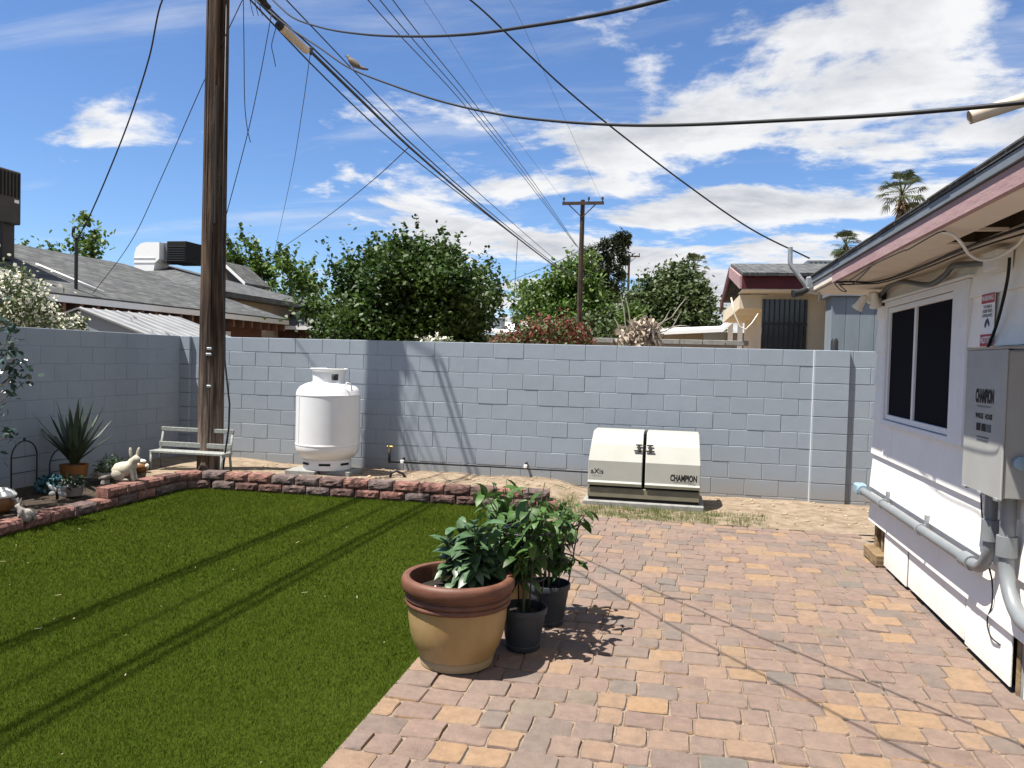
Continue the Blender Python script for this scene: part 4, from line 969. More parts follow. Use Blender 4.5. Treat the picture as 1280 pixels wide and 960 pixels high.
def tank():
    c = Vector((-4.305, 9.32, 0)); z0 = soil_z(c.x, c.y) + .065
    for (x, y, nm) in ((c.x - .20, c.y - .16, 'left'), (c.x + .21, c.y - .05, 'right')):
        m_ = MB(); m_.bbox(x - .2, x + .2, y - .2, y + .22, z0 - .07, z0, .008); obj('concrete_block', m_, 'concrete', None, label='flat gray concrete block under the %s side of the white propane tank' % ('collar-opening' if nm == 'right' else 'seam'), cat='block')
    r = root('propane_tank', 'large white upright propane cylinder in front of the block wall', 'propane tank', (c.x, c.y, z0))
    R = .398
    m_ = MB(); m_.lathe([(.0, .085), (.18, .09), (.27, .115), (.34, .16), (R - .012, .215), (R, .27), (R, .30), (R + .004, .305), (R + .004, .32), (R, .325), (R, .92), (R + .004, .925), (R + .004, .94), (R, .945), (R - .008, .985), (R - .045, 1.035), (R - .12, 1.075), (.2, 1.095), (0, 1.10)], (c.x, c.y, z0), 56); obj('body', m_, 'tank_white', r, 35)
    m_ = MB(); m_.lathe([(.285, 0), (.30, .0), (.30, .12), (.285, .14)], (c.x, c.y, z0), 48); obj('foot_ring', m_, 'tank_white', r, 35)
    for a in (-2.2, -1.25, -.35):
        m_ = MB(); m_.bbox(-.07, .07, -.004, .004, -.014, .014, .003, Matrix.Translation((c.x + .301 * math.cos(a), c.y + .301 * math.sin(a), z0 + .075)) @ Matrix.Rotation(a + math.pi / 2, 4, 'Z')); obj('foot_slot', m_, 'black', r)
    # guard collar: open at the right, rolled lip, hand slot
    V = []; F = []; n = 44; a0, a1 = math.radians(-238), math.radians(58)
    prof = [(.205, 1.06), (.200, 1.12), (.203, 1.20), (.213, 1.255), (.228, 1.268), (.236, 1.262), (.232, 1.25), (.215, 1.24), (.196, 1.20), (.192, 1.12), (.197, 1.06)]
    hole = lambda a, z0_, z1_: math.radians(-56) < a < math.radians(-27) and z0_ > 1.119 and z1_ < 1.21
    angs = [a0 + (a1 - a0) * i / n for i in range(n + 1)]
    for a in angs:
        for (q, z) in prof: V.append((c.x + q * math.cos(a), c.y + q * math.sin(a), z0 + z))
    k = len(prof)
    for i in range(n):
        am = (angs[i] + angs[i + 1]) / 2
        for j in range(k - 1):
            if hole(am, min(prof[j][1], prof[j + 1][1]), max(prof[j][1], prof[j + 1][1])): continue
            F.append((i * k + j, (i + 1) * k + j, (i + 1) * k + j + 1, i * k + j + 1))
    m_ = MB(); m_.V = V; m_.F = F; obj('collar', m_, 'tank_white', r, 40, fix=False)
    m_ = MB(); m_.lathe([(.03, 1.09), (.03, 1.13), (.06, 1.135), (.06, 1.18), (.02, 1.19), (.02, 1.205), (0, 1.205)], (c.x, c.y, z0), 14); obj('valve', m_, 'brass', r, 40)
    m_ = MB(); m_.tube([(c.x + .05, c.y - .03, z0 + 1.15), (c.x + .15, c.y - .09, z0 + 1.15)], [.05, .055], 14); obj('slot_shade_body', m_, 'dark_metal', r, 40)  # dark body added behind the hand slot, standing in for the shade inside
    m_ = MB(); m_.tube([(c.x + .30, c.y - .2, z0 + 1.05), (c.x + .33, c.y - .2, z0 + 1.10), (c.x + .37, c.y - .17, z0 + 1.09), (c.x + .375, c.y - .14, z0 + 1.0)], .008, 8); obj('lifting_lug', m_, 'tank_white', r, True)
    m_ = MB(); a = math.radians(233); m_.bbox(-.006, .006, -.004, .004, .325, .92, .002, Matrix.Translation((c.x + R * math.cos(a), c.y + R * math.sin(a), z0)) @ Matrix.Rotation(a, 4, 'Z')); obj('weld_seam', m_, 'tank_white', r)
tank()
def gas_pipe():
    y = 10.09
    r = root('gas_pipe', 'thin black gas pipe along the foot of the block wall with a brass valve riser', 'pipe', (-2.4, y, .2))
    a = P(487, 577, Y=y); b = P(736, 590, Y=y); t = P(486.5, 562, Y=y)
    m_ = MB(); m_.tube([a, a.lerp(b, .5) + Vector((0, 0, .006)), b, b + Vector((.25, -.3, -.02))], .0135, 10); obj('run', m_, 'cable', r, True)
    m_ = MB(); m_.tube([a + Vector((0, 0, -.02)), t], .017, 10); obj('riser', m_, 'cable', r, True)
    m_ = MB(); m_.tube([t, t + Vector((0, 0, .06))], .016, 10); m_.bbox(t.x - .03, t.x + .05, t.y - .012, t.y + .012, t.z + .03, t.z + .05, .003); obj('valve', m_, 'brass', r)
    for p in ((503, 577), (657, 583)):
        q = P(*p, Y=y); m_ = MB(); m_.bbox(q.x - .022, q.x + .022, q.y - .025, q.y + .02, q.z - .022, q.z + .022, .005); obj('clamp', m_, 'white_paint', r)
        m_ = MB(); m_.bbox(q.x - .012, q.x + .012, q.y + .0, q.y + .085, q.z + .015, q.z + .05, .003); obj('standoff', m_, 'dark_metal', r)
    q = P(492, 597, Z=.1); m_ = MB(); m_.tube([q + Vector((-.05, 0, -.02)), q + Vector((-.03, 0, .06)), q + Vector((.03, .02, .08)), q + Vector((.1, .05, .05)), q + Vector((.15, .06, -.02))], .016, 8); obj('flexible_hose', m_, 'dark_metal', None, True, 'short dark flexible hose loop poking out of the soil by the gas valve', 'hose')
gas_pipe()
def generator():
    x0, x1 = -.945, .306; yf, yb = 8.96, 9.64; z0 = .03
    m_ = MB(); m_.bbox(x0 - .05, x1 + .05, yf - .04, yb + .06, -.08, z0, .012); obj('concrete_pad', m_, 'concrete', None, label='thin pale concrete pad under the cream generator', cat='pad')
    r = root('generator', 'cream standby generator lettered CHAMPION on a pad before the block wall', 'generator', ((x0 + x1) / 2, 9.3, z0))
    m_ = MB(); m_.bbox(x0 + .01, x1 - .01, yf + .01, yb - .02, z0, z0 + .035, .004); obj('base_rail', m_, 'black', r)
    m_ = MB(); m_.bbox(x0 + .002, x1 - .002, yf + .004, yb, z0 + .035, .178, .006); obj('base_tray', m_, 'gen_olive', r)
    m_ = MB(); m_.box(x0 + .02, x1 - .02, yf + .03, yb - .02, .178, .20); obj('gasket', m_, 'black', r)
    # hood in two halves
    prof = [(yf - .006, .20), (yf - .012, .235), (yf + .006, .25), (yf + .012, .478), (yf + .115, .66), (yf + .225, .79), (yf + .26, .803), (yb - .05, .803), (yb, .76), (yb, .20)]
    mid = -.318
    for k, (a, b) in enumerate(((x0, mid - .017), (mid + .017, x1))):
        V = []; F = []; n = len(prof); xs = (a, b)
        for i, x in enumerate(xs):
            for (y, z) in prof:
                inn = max(0, z - .48) * .10
                xx = x + (inn if (i == 0 and k == 0) else -inn * .6 if (i == 1 and k == 1) else 0)
                V.append((xx, y, z))
        F = [tuple(range(n)), tuple(range(n, 2 * n))[::-1]] + [(i, n + i, n + (i + 1) % n, (i + 1) % n) for i in range(n)]
        m_ = MB(); m_.add(V, F); h = obj('hood', m_, 'gen_cream', r)
        mod = h.modifiers.new('bevel', 'BEVEL'); mod.width = .008; mod.segments = 2; mod.limit_method = 'ANGLE'; mod.angle_limit = math.radians(40)
        m_ = MB(); m_.box(a + .003, b - .003, yf - .016, yf - .0115, .203, .232); obj('olive_lip', m_, 'gen_olive', r)
    m_ = MB(); m_.box(mid - .015, mid + .015, yf + .12, yb - .02, .205, .66); m_.box(mid - .015, mid + .015, yf + .25, yb - .06, .70, .785); obj('center_gap', m_, 'black', r)
    for s in (-1, 1):
        q = Vector((mid + s * .062, yf + .098, .625)); mt_ = Matrix.Translation(q) @ Matrix.Rotation(-.51, 4, 'X')
        m_ = MB(); m_.bbox(-.036, .036, -.03, -.016, .028, .044, .004, mt_); m_.bbox(-.014, .014, -.028, -.002, -.03, .03, .004, mt_); m_.bbox(-.042 - .01 * (s < 0), .042 + .01 * (s > 0), -.03, -.012, -.045, -.028, .004, mt_); obj('latch', m_, 'ink', r)
    def F(x, z): return Matrix.Translation((x, yf + .0085 - .0035 + (z - .25) * .02, z)) @ Matrix.Rotation(math.pi / 2, 4, 'X')
    text('lettering', 'CHAMPION', .100, F(.125, .322), 'ink', r, .56, .0040)
    text('lettering', 'POWER EQUIPMENT', .017, F(.125, .278), 'ink', r, 1.35, 0)
    text('lettering', '14 kW', .028, F(.215, .248 + .008), 'ink', r, 1.1, .0004)
    text('lettering', 'aXis', .085, F(x0 + .105, .355), 'ink', r, 1.0, .0006)
    text('lettering', 'CONTROLLER', .014, F(x0 + .10, .305), 'ink_gray', r, 1.2, 0)
generator()

# ---- pots
def leaf_mesh(name, L, W, bend, material, fold=.15, n=4):
    V = []; F = []
    for i in range(n + 1):
        t = i / n; w = W * math.sin(math.pi * min(1, .08 + t * .92)) ** .7 * (1 if t < .98 else .05) / 2
        y = L * t * math.cos(bend * t * .6); z = -L * t * math.sin(bend * t) * .7
        V += [(-w, y, z + w * fold), (0, y, z), (w, y, z + w * fold)]
    for i in range(n): F += [(i * 3, i * 3 + 1, i * 3 + 4, i * 3 + 3), (i * 3 + 1, i * 3 + 2, i * 3 + 5, i * 3 + 4)]
    me = me_from(V, F, material, True, name, False); return me
def pot_prof(): return None
def big_pot():
    c = Vector((-1.085, 3.98, 0))
    r = root('flower_pot', 'large two-tone terracotta and tan glazed pot on the patio corner', 'flower pot', tuple(c))
    m_ = MB(); m_.lathe([(0, .002), (.178, .002), (.190, .008), (.196, .035), (.190, .052), (.182, .056)], tuple(c), 56); obj('foot', m_, 'pot_foot', r, 40)
    m_ = MB(); m_.lathe([(.184, .052), (.202, .056), (.206, .064), (.206, .070), (.226, .105), (.246, .17), (.257, .24), (.262, .322)], tuple(c), 56); obj('body', m_, 'pot_glaze', r, 40)
    m_ = MB(); m_.lathe([(.260, .318), (.272, .320), (.278, .330), (.274, .342), (.268, .346), (.276, .352), (.279, .362), (.273, .372), (.268, .376), (.268, .392)], tuple(c), 56); obj('band', m_, 'terracotta', r, 50)
    m_ = MB(); m_.lathe([(.268, .388), (.288, .394), (.297, .410), (.298, .445), (.290, .462), (.272, .468), (.256, .462), (.250, .445), (.245, .38), (.235, .34)], tuple(c), 56); obj('rim', m_, 'terracotta', r, 50)
    m_ = MB(); V = [tuple(c + Vector((0, 0, .385)))]; n = 40
    for k in range(n): V.append((c.x + .246 * math.cos(2 * math.pi * k / n), c.y + .246 * math.sin(2 * math.pi * k / n), .372 + random.uniform(-.006, .006)))
    m_.add(V, [(0, 1 + k, 1 + (k + 1) % n) for k in range(n)]); obj('potting_soil', m_, 'pot_soil', r)
    # leafy plant
    pc = c + Vector((.045, .06, .37))
    p = root('leafy_plant', 'dusty green broad-leaved bushy plant growing in the large two-tone pot', 'plant', tuple(pc))
    var = [leaf_mesh('leaf', L, W, b, 'kale_leaf', .28) for L, W, b in ((.145, .062, .9), (.12, .055, .7), (.16, .060, 1.1), (.11, .05, .5))]
    q = random.Random(3)
    for s in range(27):
        a = q.uniform(0, 6.28); rad = q.uniform(0, .10); h = q.uniform(.16, .36) * (1 - rad * 2.2)
        b0 = pc + Vector((rad * .6 * math.cos(a), rad * .6 * math.sin(a), 0)); b1 = pc + Vector((rad * 1.75 * math.cos(a), rad * 1.75 * math.sin(a), h))
        m_ = MB(); m_.tube([b0, b0.lerp(b1, .5), b1], [.006, .005, .004], 6); obj('stem', m_, 'stem', p)
        for k in range(11):
            t = .2 + .8 * k / 10; pos = b0.lerp(b1, t); yaw = q.uniform(0, 6.28); el = q.uniform(-.25, .35) + t * t * .75
            inst('leaf', q.choice(var), pos, p, (el, q.uniform(-.3, .3), yaw), (q.uniform(.75, 1.15),) * 3)
    V = rng.normal(size=(70, 3)) * np.array([.03, .025, .006]) + np.array([c.x - .06, c.y - .10, .392]); o = hexa_obj('dropped_petals', leaves(V, .022, .014, .6), 'oleander_bloom', None, 'stuff'); tag(o, 'pale dropped petals on the soil of the large pot', 'petals')
big_pot()
def nursery(c, R, H, label, plabel, ph, spread, nst, seed, cage=None, mt='nursery_pot'):
    c = Vector(c); r = root('nursery_pot', label, 'flower pot', tuple(c))
    m_ = MB(); m_.lathe([(0, .003), (R * .70, .003), (R * .74, .012), (R * .75, .03), (R * .72, .034)], tuple(c), 32); obj('base', m_, mt, r, 40)
    m_ = MB(); m_.lathe([(R * .72, .03), (R * .76, .05), (R * .93, H - .035), (R * 1.0, H - .033), (R * 1.02, H - .004), (R, H), (R * .95, H), (R * .93, H - .03), (R * .9, H - .08)], tuple(c), 32); obj('body', m_, mt, r, 40)
    m_ = MB(); V = [tuple(c + Vector((0, 0, H - .035)))]; n = 28
    for k in range(n): V.append((c.x + R * .925 * math.cos(2 * math.pi * k / n), c.y + R * .925 * math.sin(2 * math.pi * k / n), H - .045 + random.uniform(-.005, .005)))
    m_.add(V, [(0, 1 + k, 1 + (k + 1) % n) for k in range(n)]); obj('potting_soil', m_, 'pot_soil', r)
    q = random.Random(seed); pc = c + Vector((0, 0, H - .05)); p = root('pepper_plant', plabel, 'plant', tuple(pc))
    var = [leaf_mesh('leaf', L, W, b, 'pepper_leaf', .2) for L, W, b in ((.108, .048, .8), (.088, .042, .6), (.125, .052, 1.0), (.07, .034, .5))]
    main = pc + Vector((q.uniform(-.01, .01), q.uniform(-.01, .01), ph * .35)); m_ = MB(); m_.tube([pc, main], [.008, .007], 7); obj('stem', m_, 'stem', p)
    for s in range(nst):
        a = q.uniform(0, 6.28); h = q.uniform(.32, 1) * ph; rad = spread * q.uniform(.25, 1) * (1.15 - .5 * abs(h / ph - .7)); b0 = pc.lerp(main, q.uniform(.45, 1)); b1 = pc + Vector((rad * math.cos(a), rad * math.sin(a), h))
        mid = b0.lerp(b1, .5) + Vector((0, 0, .03)); m_ = MB(); m_.tube([b0, mid, b1], [.005, .004, .0025], 5); obj('stem', m_, 'stem', p)
        for k in range(10):
            t = .22 + .78 * k / 9; pos = b0.lerp(mid, t * 2) if t < .5 else mid.lerp(b1, t * 2 - 1); yaw = q.uniform(0, 6.28); el = q.uniform(-.55, .35)
            inst('leaf', q.choice(var), pos + Vector((q.gauss(0, .012), q.gauss(0, .012), q.gauss(0, .01))), p, (el, q.uniform(-.4, .4), yaw), (q.uniform(.7, 1.15),) * 3)
    if cage:
        cc, rr, zb, zt, lab = cage; cc = Vector(cc); t_ = root('plant_cage', lab, 'plant cage', (cc.x, cc.y, zb))
        for i, z in enumerate(np.linspace(zb + .2, zt, 3)):
            f = .78 + .11 * i; m_ = MB(); n = 30; m_.tube([(cc.x + rr * f * math.cos(2 * math.pi * k / n), cc.y + rr * f * math.sin(2 * math.pi * k / n), z) for k in range(n + 1)], .0048, 6, False); obj('ring', m_, 'dark_metal', t_, True, fix=False)
        for k in range(4):
            a = .5 + k * math.pi / 2; m_ = MB(); m_.tube([(cc.x + rr * .6 * math.cos(a), cc.y + rr * .6 * math.sin(a), zb), (cc.x + rr * math.cos(a), cc.y + rr * math.sin(a), zt + .005)], .0048, 6); obj('upright', m_, 'dark_metal', t_, True)
nursery((-.785, 4.27, 0), .130, .235, 'black nursery pot with gray rim nearest the large two-tone pot', 'tall bright green pepper plant in the first black pot', .74, .27, 29, 11, ((-.785, 4.27), .15, .2, .66, 'black wire cage around the tall pepper plant'))
nursery((-.715, 4.72, 0), .130, .25, 'dark blue-gray nursery pot behind the first black pot', 'drooping pepper plant in the blue-gray pot with wire cage', .54, .27, 29, 12, ((-.70, 4.74), .17, .2, .62, 'black wire cage around the drooping pepper plant'))
nursery((-.98, 4.86, 0), .15, .27, 'tan glazed pot half hidden behind the pepper plants', 'leafy green pepper plant rising behind the large two-tone pot', .64, .27, 29, 13, None, 'pot_glaze')

# ---- planter bed ornaments and plants
def planter():
    # agave in an orange pot
    c = Vector((-6.58, 7.64, .07)); r = root('planter_pot', 'orange-brown pot holding the spiky agave by the shaded wall', 'flower pot', tuple(c))
    m_ = MB(); m_.lathe([(0, 0), (.10, 0), (.13, .10), (.145, .2), (.15, .225), (.135, .225), (.13, .20), (0, .19)], tuple(c), 28); obj('body', m_, 'planter_orange', r, 40)
    t = c + Vector((0, 0, .2)); p = root('agave', 'spiky dark green agave with sword-shaped leaves in orange pot', 'agave', tuple(t))
    q = random.Random(5)
    def blade(L, W):
        V = []; F = []; n = 6
        for i in range(n + 1):
            s = i / n; w = W * (1 - s) ** .6 * (.75 + .6 * s if s < .4 else 1) / 2; V += [(-w, 0, L * s), (0, w * .35 + .006 * (1 - s), L * s), (w, 0, L * s), (0, w * .25 - .012 * (1 - s), L * s)]
        for i in range(n):
            for k in range(4): F.append((i * 4 + k, i * 4 + (k + 1) % 4, i * 4 + 4 + (k + 1) % 4, i * 4 + 4 + k))
        return me_from(V, F, 'agave', False, 'leaf', True)
    bl = [blade(.74, .085), blade(.64, .09), blade(.54, .08)]
    for k in range(30):
        yaw = k * 2.4 + q.uniform(-.2, .2); lean = .12 + .95 * (k / 33) ** 1.1 + q.uniform(-.08, .08)
        o = inst('leaf', q.choice(bl), t + Vector((q.uniform(-.02, .02), q.uniform(-.02, .02), .06 - .05 * k / 33)), p, (0, 0, 0)); o.rotation_euler = (Matrix.Rotation(yaw, 3, 'Z') @ Matrix.Rotation(lean, 3, 'X')).to_euler()
    m_ = MB(); m_.tube([t - Vector((0, 0, .02)), t + Vector((0, 0, .12))], [.05, .045], 10); obj('crown_base', m_, 'palm_skirt', p)
    # sitting rabbits (statues)
    def rabbit(c, s, mt, label, flip=1, yaw=0.):
        c = Vector(c); mt_ = Matrix.Translation(c) @ Matrix.Rotation(yaw, 4, 'Z') @ Matrix.Diagonal((flip * s, s, s, 1))
        r = root('rabbit_statue', label, 'statue', tuple(c)); T = lambda a: Matrix.Rotation(a, 3, 'Y')
        m_ = MB()
        m_.tube([(-.125, 0, .06), (-.115, 0, .075), (-.08, 0, .095), (-.02, 0, .11), (.03, 0, .135), (.06, 0, .17), (.075, 0, .20), (.10, 0, .218), (.125, 0, .208), (.138, 0, .198)], [.02, .055, .082, .085, .072, .055, .045, .048, .032, .012], 16, True, mt_); obj('body', m_, mt, r, True)
        for yy in (-.055, .055):
            m_ = MB(); m_.ell((-.055, yy, .07), (.072, .036, .066), 14, 9, mt_); obj('haunch', m_, mt, r, True)
            m_ = MB(); m_.ell((.0, yy, .016), (.055, .022, .017), 12, 7, mt_); obj('hind_foot', m_, mt, r, True)
        for yy in (-.03, .03):
            m_ = MB(); m_.tube([(.055, yy, .13), (.072, yy, .07), (.085, yy, .012), (.105, yy, .009)], [.024, .019, .017, .013], 8, True, mt_); obj('foreleg', m_, mt, r, True)
        for yy, tl in ((-.02, -.12), (.02, .22)):
            m_ = MB(); m_.ell((.072 + (tl * .16), yy, .285), (.019, .009, .06), 10, 7, mt_, T(tl)); obj('ear', m_, mt, r, True)
        m_ = MB(); m_.ell((-.138, 0, .055), (.022, .022, .022), 10, 7, mt_); obj('tail', m_, mt, r, True)
    q_ = P(158, 600, Z=.2)
    rabbit((q_.x, q_.y, .196), 1.05, 'rabbit_cream', 'cream rabbit statue with upright ears sitting on the stone edging', 1, .15)
    q2 = P(46, 652, Z=.07); rabbit((q2.x - .12, q2.y, .06), .62, 'rabbit_gray', 'small shaded gray-brown rabbit statue beside the brown ceramic pot', -1, .2)
    # ceramic snail / pot behind the rabbit
    c = P(180, 590, Z=.12); c = Vector((c.x - .1, c.y + .05, .1))
    r = root('ceramic_figurine', 'small brown and white ceramic animal figurine behind the cream rabbit', 'figurine', tuple(c))
    m_ = MB(); m_.ell(c + Vector((0, 0, .07)), (.11, .09, .075), 16, 10); obj('body', m_, 'ceramic_brown', r, True)
    m_ = MB(); m_.ell(c + Vector((.01, 0, .14)), (.075, .06, .028), 14, 8); m_.ell(c + Vector((-.10, -.02, .14)), (.04, .03, .02), 10, 6); m_.ell(c + Vector((.12, -.02, .09)), (.025, .02, .03), 10, 6); obj('head', m_, 'ceramic_white', r, True)
    # brown and white ceramic pot at the left edge
    c = Vector(P(6, 640, Z=.06)); c = Vector((c.x - .05, c.y, .055))
    r = root('ceramic_jar', 'brown ceramic jar with a white lid and handle on the bed', 'jar', tuple(c))
    m_ = MB(); m_.lathe([(0, 0), (.09, 0), (.125, .04), (.13, .10), (.115, .15)], tuple(c), 24); obj('body', m_, 'ceramic_brown', r, 50)
    m_ = MB(); m_.lathe([(.13, .148), (.135, .165), (.11, .20), (.06, .225), (0, .23)], tuple(c), 24); obj('lid', m_, 'ceramic_white', r, 50)
    m_ = MB(); m_.tube([c + Vector((.115, 0, .13)), c + Vector((.17, 0, .13)), c + Vector((.185, 0, .08)), c + Vector((.16, 0, .03)), c + Vector((.12, 0, .03))], .014, 8); obj('handle', m_, 'rabbit_gray', r, True)
    # silver white figurine
    c = P(78, 623, Z=.085); c = Vector((c.x - .06, c.y, .07)); r = root('butterfly_ornament', 'silver and white butterfly ornament on the bed edge by the succulent', 'ornament', tuple(c))
    m_ = MB(); m_.tube([c, c + Vector((0, 0, .05)), c + Vector((0, 0, .13))], [.012, .016, .008], 8); obj('body', m_, 'ink', r, True)
    for s in (-1, 1):
        for (dz, l, tl) in ((.10, .06, .5), (.05, .055, -.3)):
            m_ = MB(); m_.ell(c + Vector((s * l * .9, 0, dz + .01)), (l, .008, .026), 12, 7, None, Matrix.Rotation(-s * tl, 3, 'Y')); obj('wing', m_, 'silver', r, True)
    # hoop trellises
    for (px0, px1, ptop, lab, X) in ((14, 46, 551, 'dark wire hoop trellis against the shaded wall near the jar', -6.72), (62, 92, 560, 'second dark wire hoop trellis behind the agave pot', -6.78)):
        a = P(px0, 600, X=X); b = P(px1, 600, X=X); zt = P((px0 + px1) / 2, ptop, X=X).z; r = root('trellis', lab, 'trellis', (X, (a.y + b.y) / 2, .05))
        ym = (a.y + b.y) / 2; R_ = abs(b.y - a.y) / 2; pts = [(X, a.y, .03), (X, a.y, zt - R_)] + [(X, ym - R_ * math.cos(t), zt - R_ + R_ * math.sin(t)) for t in np.linspace(.2, 2.94, 9)] + [(X, b.y, zt - R_), (X, b.y, .03)]
        m_ = MB(); m_.tube(pts, .008, 7); obj('hoop', m_, 'dark_metal', r, True)
        for k in (.45, .72): m_ = MB(); m_.tube([(X, a.y, zt * k), (X, b.y, zt * k)], .005, 6); obj('crossbar', m_, 'dark_metal', r, True)
        m_ = MB(); m_.ell((X, ym, zt + .015), (.015, .015, .02), 8, 6); obj('finial', m_, 'dark_metal', r, True)
    # small plants
    def bush(px, py, z, rad, h, n, L, W, mt, label, pot=None):
        c = P(px, py, Z=z); c = Vector((c.x - .05, c.y, z - .02)); r = root('bedding_plant', label, 'plant', tuple(c)); z1 = 0
        if pot: m_ = MB(); m_.lathe([(0, 0), (pot * .8, 0), (pot, .09), (pot * .93, .09), (0, .07)], tuple(c), 18); obj('pot', m_, 'rabbit_gray', r, 40); z1 = .07
        q = rng.normal(size=(n, 3)); q /= np.linalg.norm(q, axis=1)[:, None]; q *= rng.uniform(.3, 1, n)[:, None] ** .5; q[:, 2] = np.abs(q[:, 2])
        V = q * np.array([rad, rad, h]) + np.array([c.x, c.y, c.z + z1 + .02]); hexa_obj('foliage', leaves(V, L, W, .2), mt, r)
        m_ = MB()
        for k in range(6): a = k * 1.05; m_.tube([c + Vector((0, 0, z1)), c + Vector((rad * .6 * math.cos(a), rad * .6 * math.sin(a), z1 + h * .7))], .004, 5)
        obj('stems', m_, 'stem', r)
    bush(143, 598, .11, .20, .30, 260, .07, .014, 'small_plant', 'feathery green plant between the agave and the cream rabbit')
    bush(97, 617, .10, .13, .15, 130, .10, .016, 'agave', 'small spiky succulent in a gray pot on the stone edging', .10)
    bush(68, 612, .10, .16, .18, 150, .06, .03, 'teal', 'low blue-green leafy plant behind the butterfly ornament')
    bush(30, 600, .10, .17, .28, 160, .08, .03, 'small_plant', 'dark leafy plant inside the wire hoop trellis')
    bush(72, 580, .10, .17, .26, 160, .08, .03, 'small_plant', 'dark leafy plant below the second hoop trellis')
    c = P(135, 600, Z=.12); c = Vector((c.x - .02, c.y - .02, .1)); m_ = MB(); m_.tube([c + Vector((-.10, 0, .10)), c + Vector((-.05, 0, .05)), c + Vector((.02, 0, .055)), c + Vector((.1, 0, .11))], [.006, .05, .045, .006], 12); r = root('bird_statue', 'small gray bird-shaped stone ornament below the feathery plant', 'ornament', tuple(c)); obj('body', m_, 'rabbit_gray', r, True)
    m_ = MB(); m_.lathe([(.05, -.02), (.045, .02), (.02, .03)], tuple(c), 12); obj('base', m_, 'rabbit_gray', r)
    # rose bush at the left edge with leaves reaching into view
    c = Vector((-6.55, 5.75, .05)); r = root('rose_bush', 'glossy dark green rose bush reaching over the side wall edge', 'shrub', tuple(c)); cl = []
    ends = [P(px, py, X=X) for px, py, X in ((8, 440, -6.4), (22, 462, -6.35), (30, 478, -6.35), (12, 470, -6.4), (18, 448, -6.45), (4, 405, -6.4), (14, 420, -6.45), (-14, 430, -6.5), (-30, 460, -6.4), (6, 490, -6.4), (-20, 500, -6.4), (-40, 420, -6.5), (-6, 455, -6.3), (12, 545, -6.5), (-25, 545, -6.4))]
    for k in range(34): ends.append(Vector((random.uniform(-6.85, -6.05), random.uniform(4.7, 6.15), random.uniform(.55, 2.15))))  # dense extra growth, mostly out of frame, added to shade the bed
    for e in ends:
        m_ = MB(); m_.tube([c, c.lerp(e, .5) + Vector((0, -.1, .15)), e], [.012, .008, .004], 6); obj('branch', m_, 'bark', r)
        n = 16 if len(cl) < 15 else 34; q_s = .055 if len(cl) < 15 else .11; cl.append(np.array(e) + rng.normal(size=(n, 3)) * q_s)
    hexa_obj('foliage', leaves(np.concatenate(cl), .075, .042, .3), 'rose_leaf', r)
planter()

# ================================================================ TREES
def branchy(c, trunk_h, ends, parent, mt='bark', r0=.16):
    m_ = MB(); top = c + Vector((0, 0, trunk_h)); m_.tube([c, c + Vector((.03, .02, trunk_h * .5)), top], [r0, r0 * .8, r0 * .65], 10); obj('trunk', m_, mt, parent, True)
    lm = MB()
    for e in ends:
        s = c.lerp(top, random.uniform(.6, 1)); k = s.lerp(e, .5) + Vector((0, 0, (e - s).length * .12)); lm.tube([s, k, e], [r0 * .34, r0 * .2, r0 * .07], 6)
    obj('limbs', lm, mt, parent, True)
def crown_tree(label, c, h, rx, ry, z0, nclump, nleaf, L, W, mt, trunk_h=None, cat='tree', seed=1, name='broadleaf_tree', flat=1., clump=.09, group=None, spiky=0.):
    """crown of leaf clumps carried on limbs; the envelope is lumpy so the outline is uneven"""
    g = np.random.default_rng(seed); c = Vector(c); r = root(name, label, cat, tuple(c), group)
    d = g.normal(size=(nclump, 3)); d /= np.linalg.norm(d, axis=1)[:, None]
    ph = g.uniform(0, 6.28, 6); rad = .86 + .2 * (np.sin(d[:, 0] * 5 + ph[0]) * np.cos(d[:, 1] * 4 + ph[1]) + .7 * np.sin(d[:, 2] * 6 + ph[2] + d[:, 0] * 3)) + g.uniform(-.18, .16, nclump)
    rad *= g.uniform(0.25, 1, nclump) ** .28
    zc = z0 + (h - z0) * .45; rz = (h - z0) * .58
    cen = d * rad[:, None] * np.array([rx, ry, rz]) + np.array([c.x, c.y, zc])
    cen[:, 2] = np.maximum(cen[:, 2], z0 + g.uniform(0, .3, nclump))
    m = int(nleaf / nclump); s = clump * (rx + rz) * .9
    pts = (cen[:, None, :] + g.normal(size=(nclump, m, 3)) * np.array([s, s, s * .8]) * g.uniform(.5, 1.2, (nclump, 1, 1))).reshape(-1, 3)
    if spiky:
        k = int(nclump * .35); up = cen[np.argsort(-(cen[:, 2] - zc) / rz - .3 * np.abs(d[:, 0]))[:k]]
        tt = g.uniform(0, 1, (k, 26, 1)); dv = (up - np.array([c.x, c.y, zc])); dv /= np.linalg.norm(dv, axis=1)[:, None]; dv[:, 2] += .7
        tw = MB()
        for k_ in range(0, k, 2): tw.tube([tuple(up[k_] - dv[k_] * .2), tuple(up[k_] + dv[k_] * spiky * .55)], [.012, .004], 4, False)
        obj('twigs', tw, 'bark', r, fix=False, kind='stuff')
        pts = np.concatenate([pts, (up[:, None, :] + dv[:, None, :] * tt * spiky * g.uniform(.3, 1, (k, 1, 1)) + g.normal(size=(k, 26, 3)) * .05).reshape(-1, 3)])
    hexa_obj('crown', leaves(pts, L, W, .5), mt, r)
    idx = g.choice(nclump, min(26, nclump), replace=False)
    branchy(c, trunk_h or h * .32, [Vector(cen[i]) for i in idx], r, r0=max(.08, rx * .06))
    return r
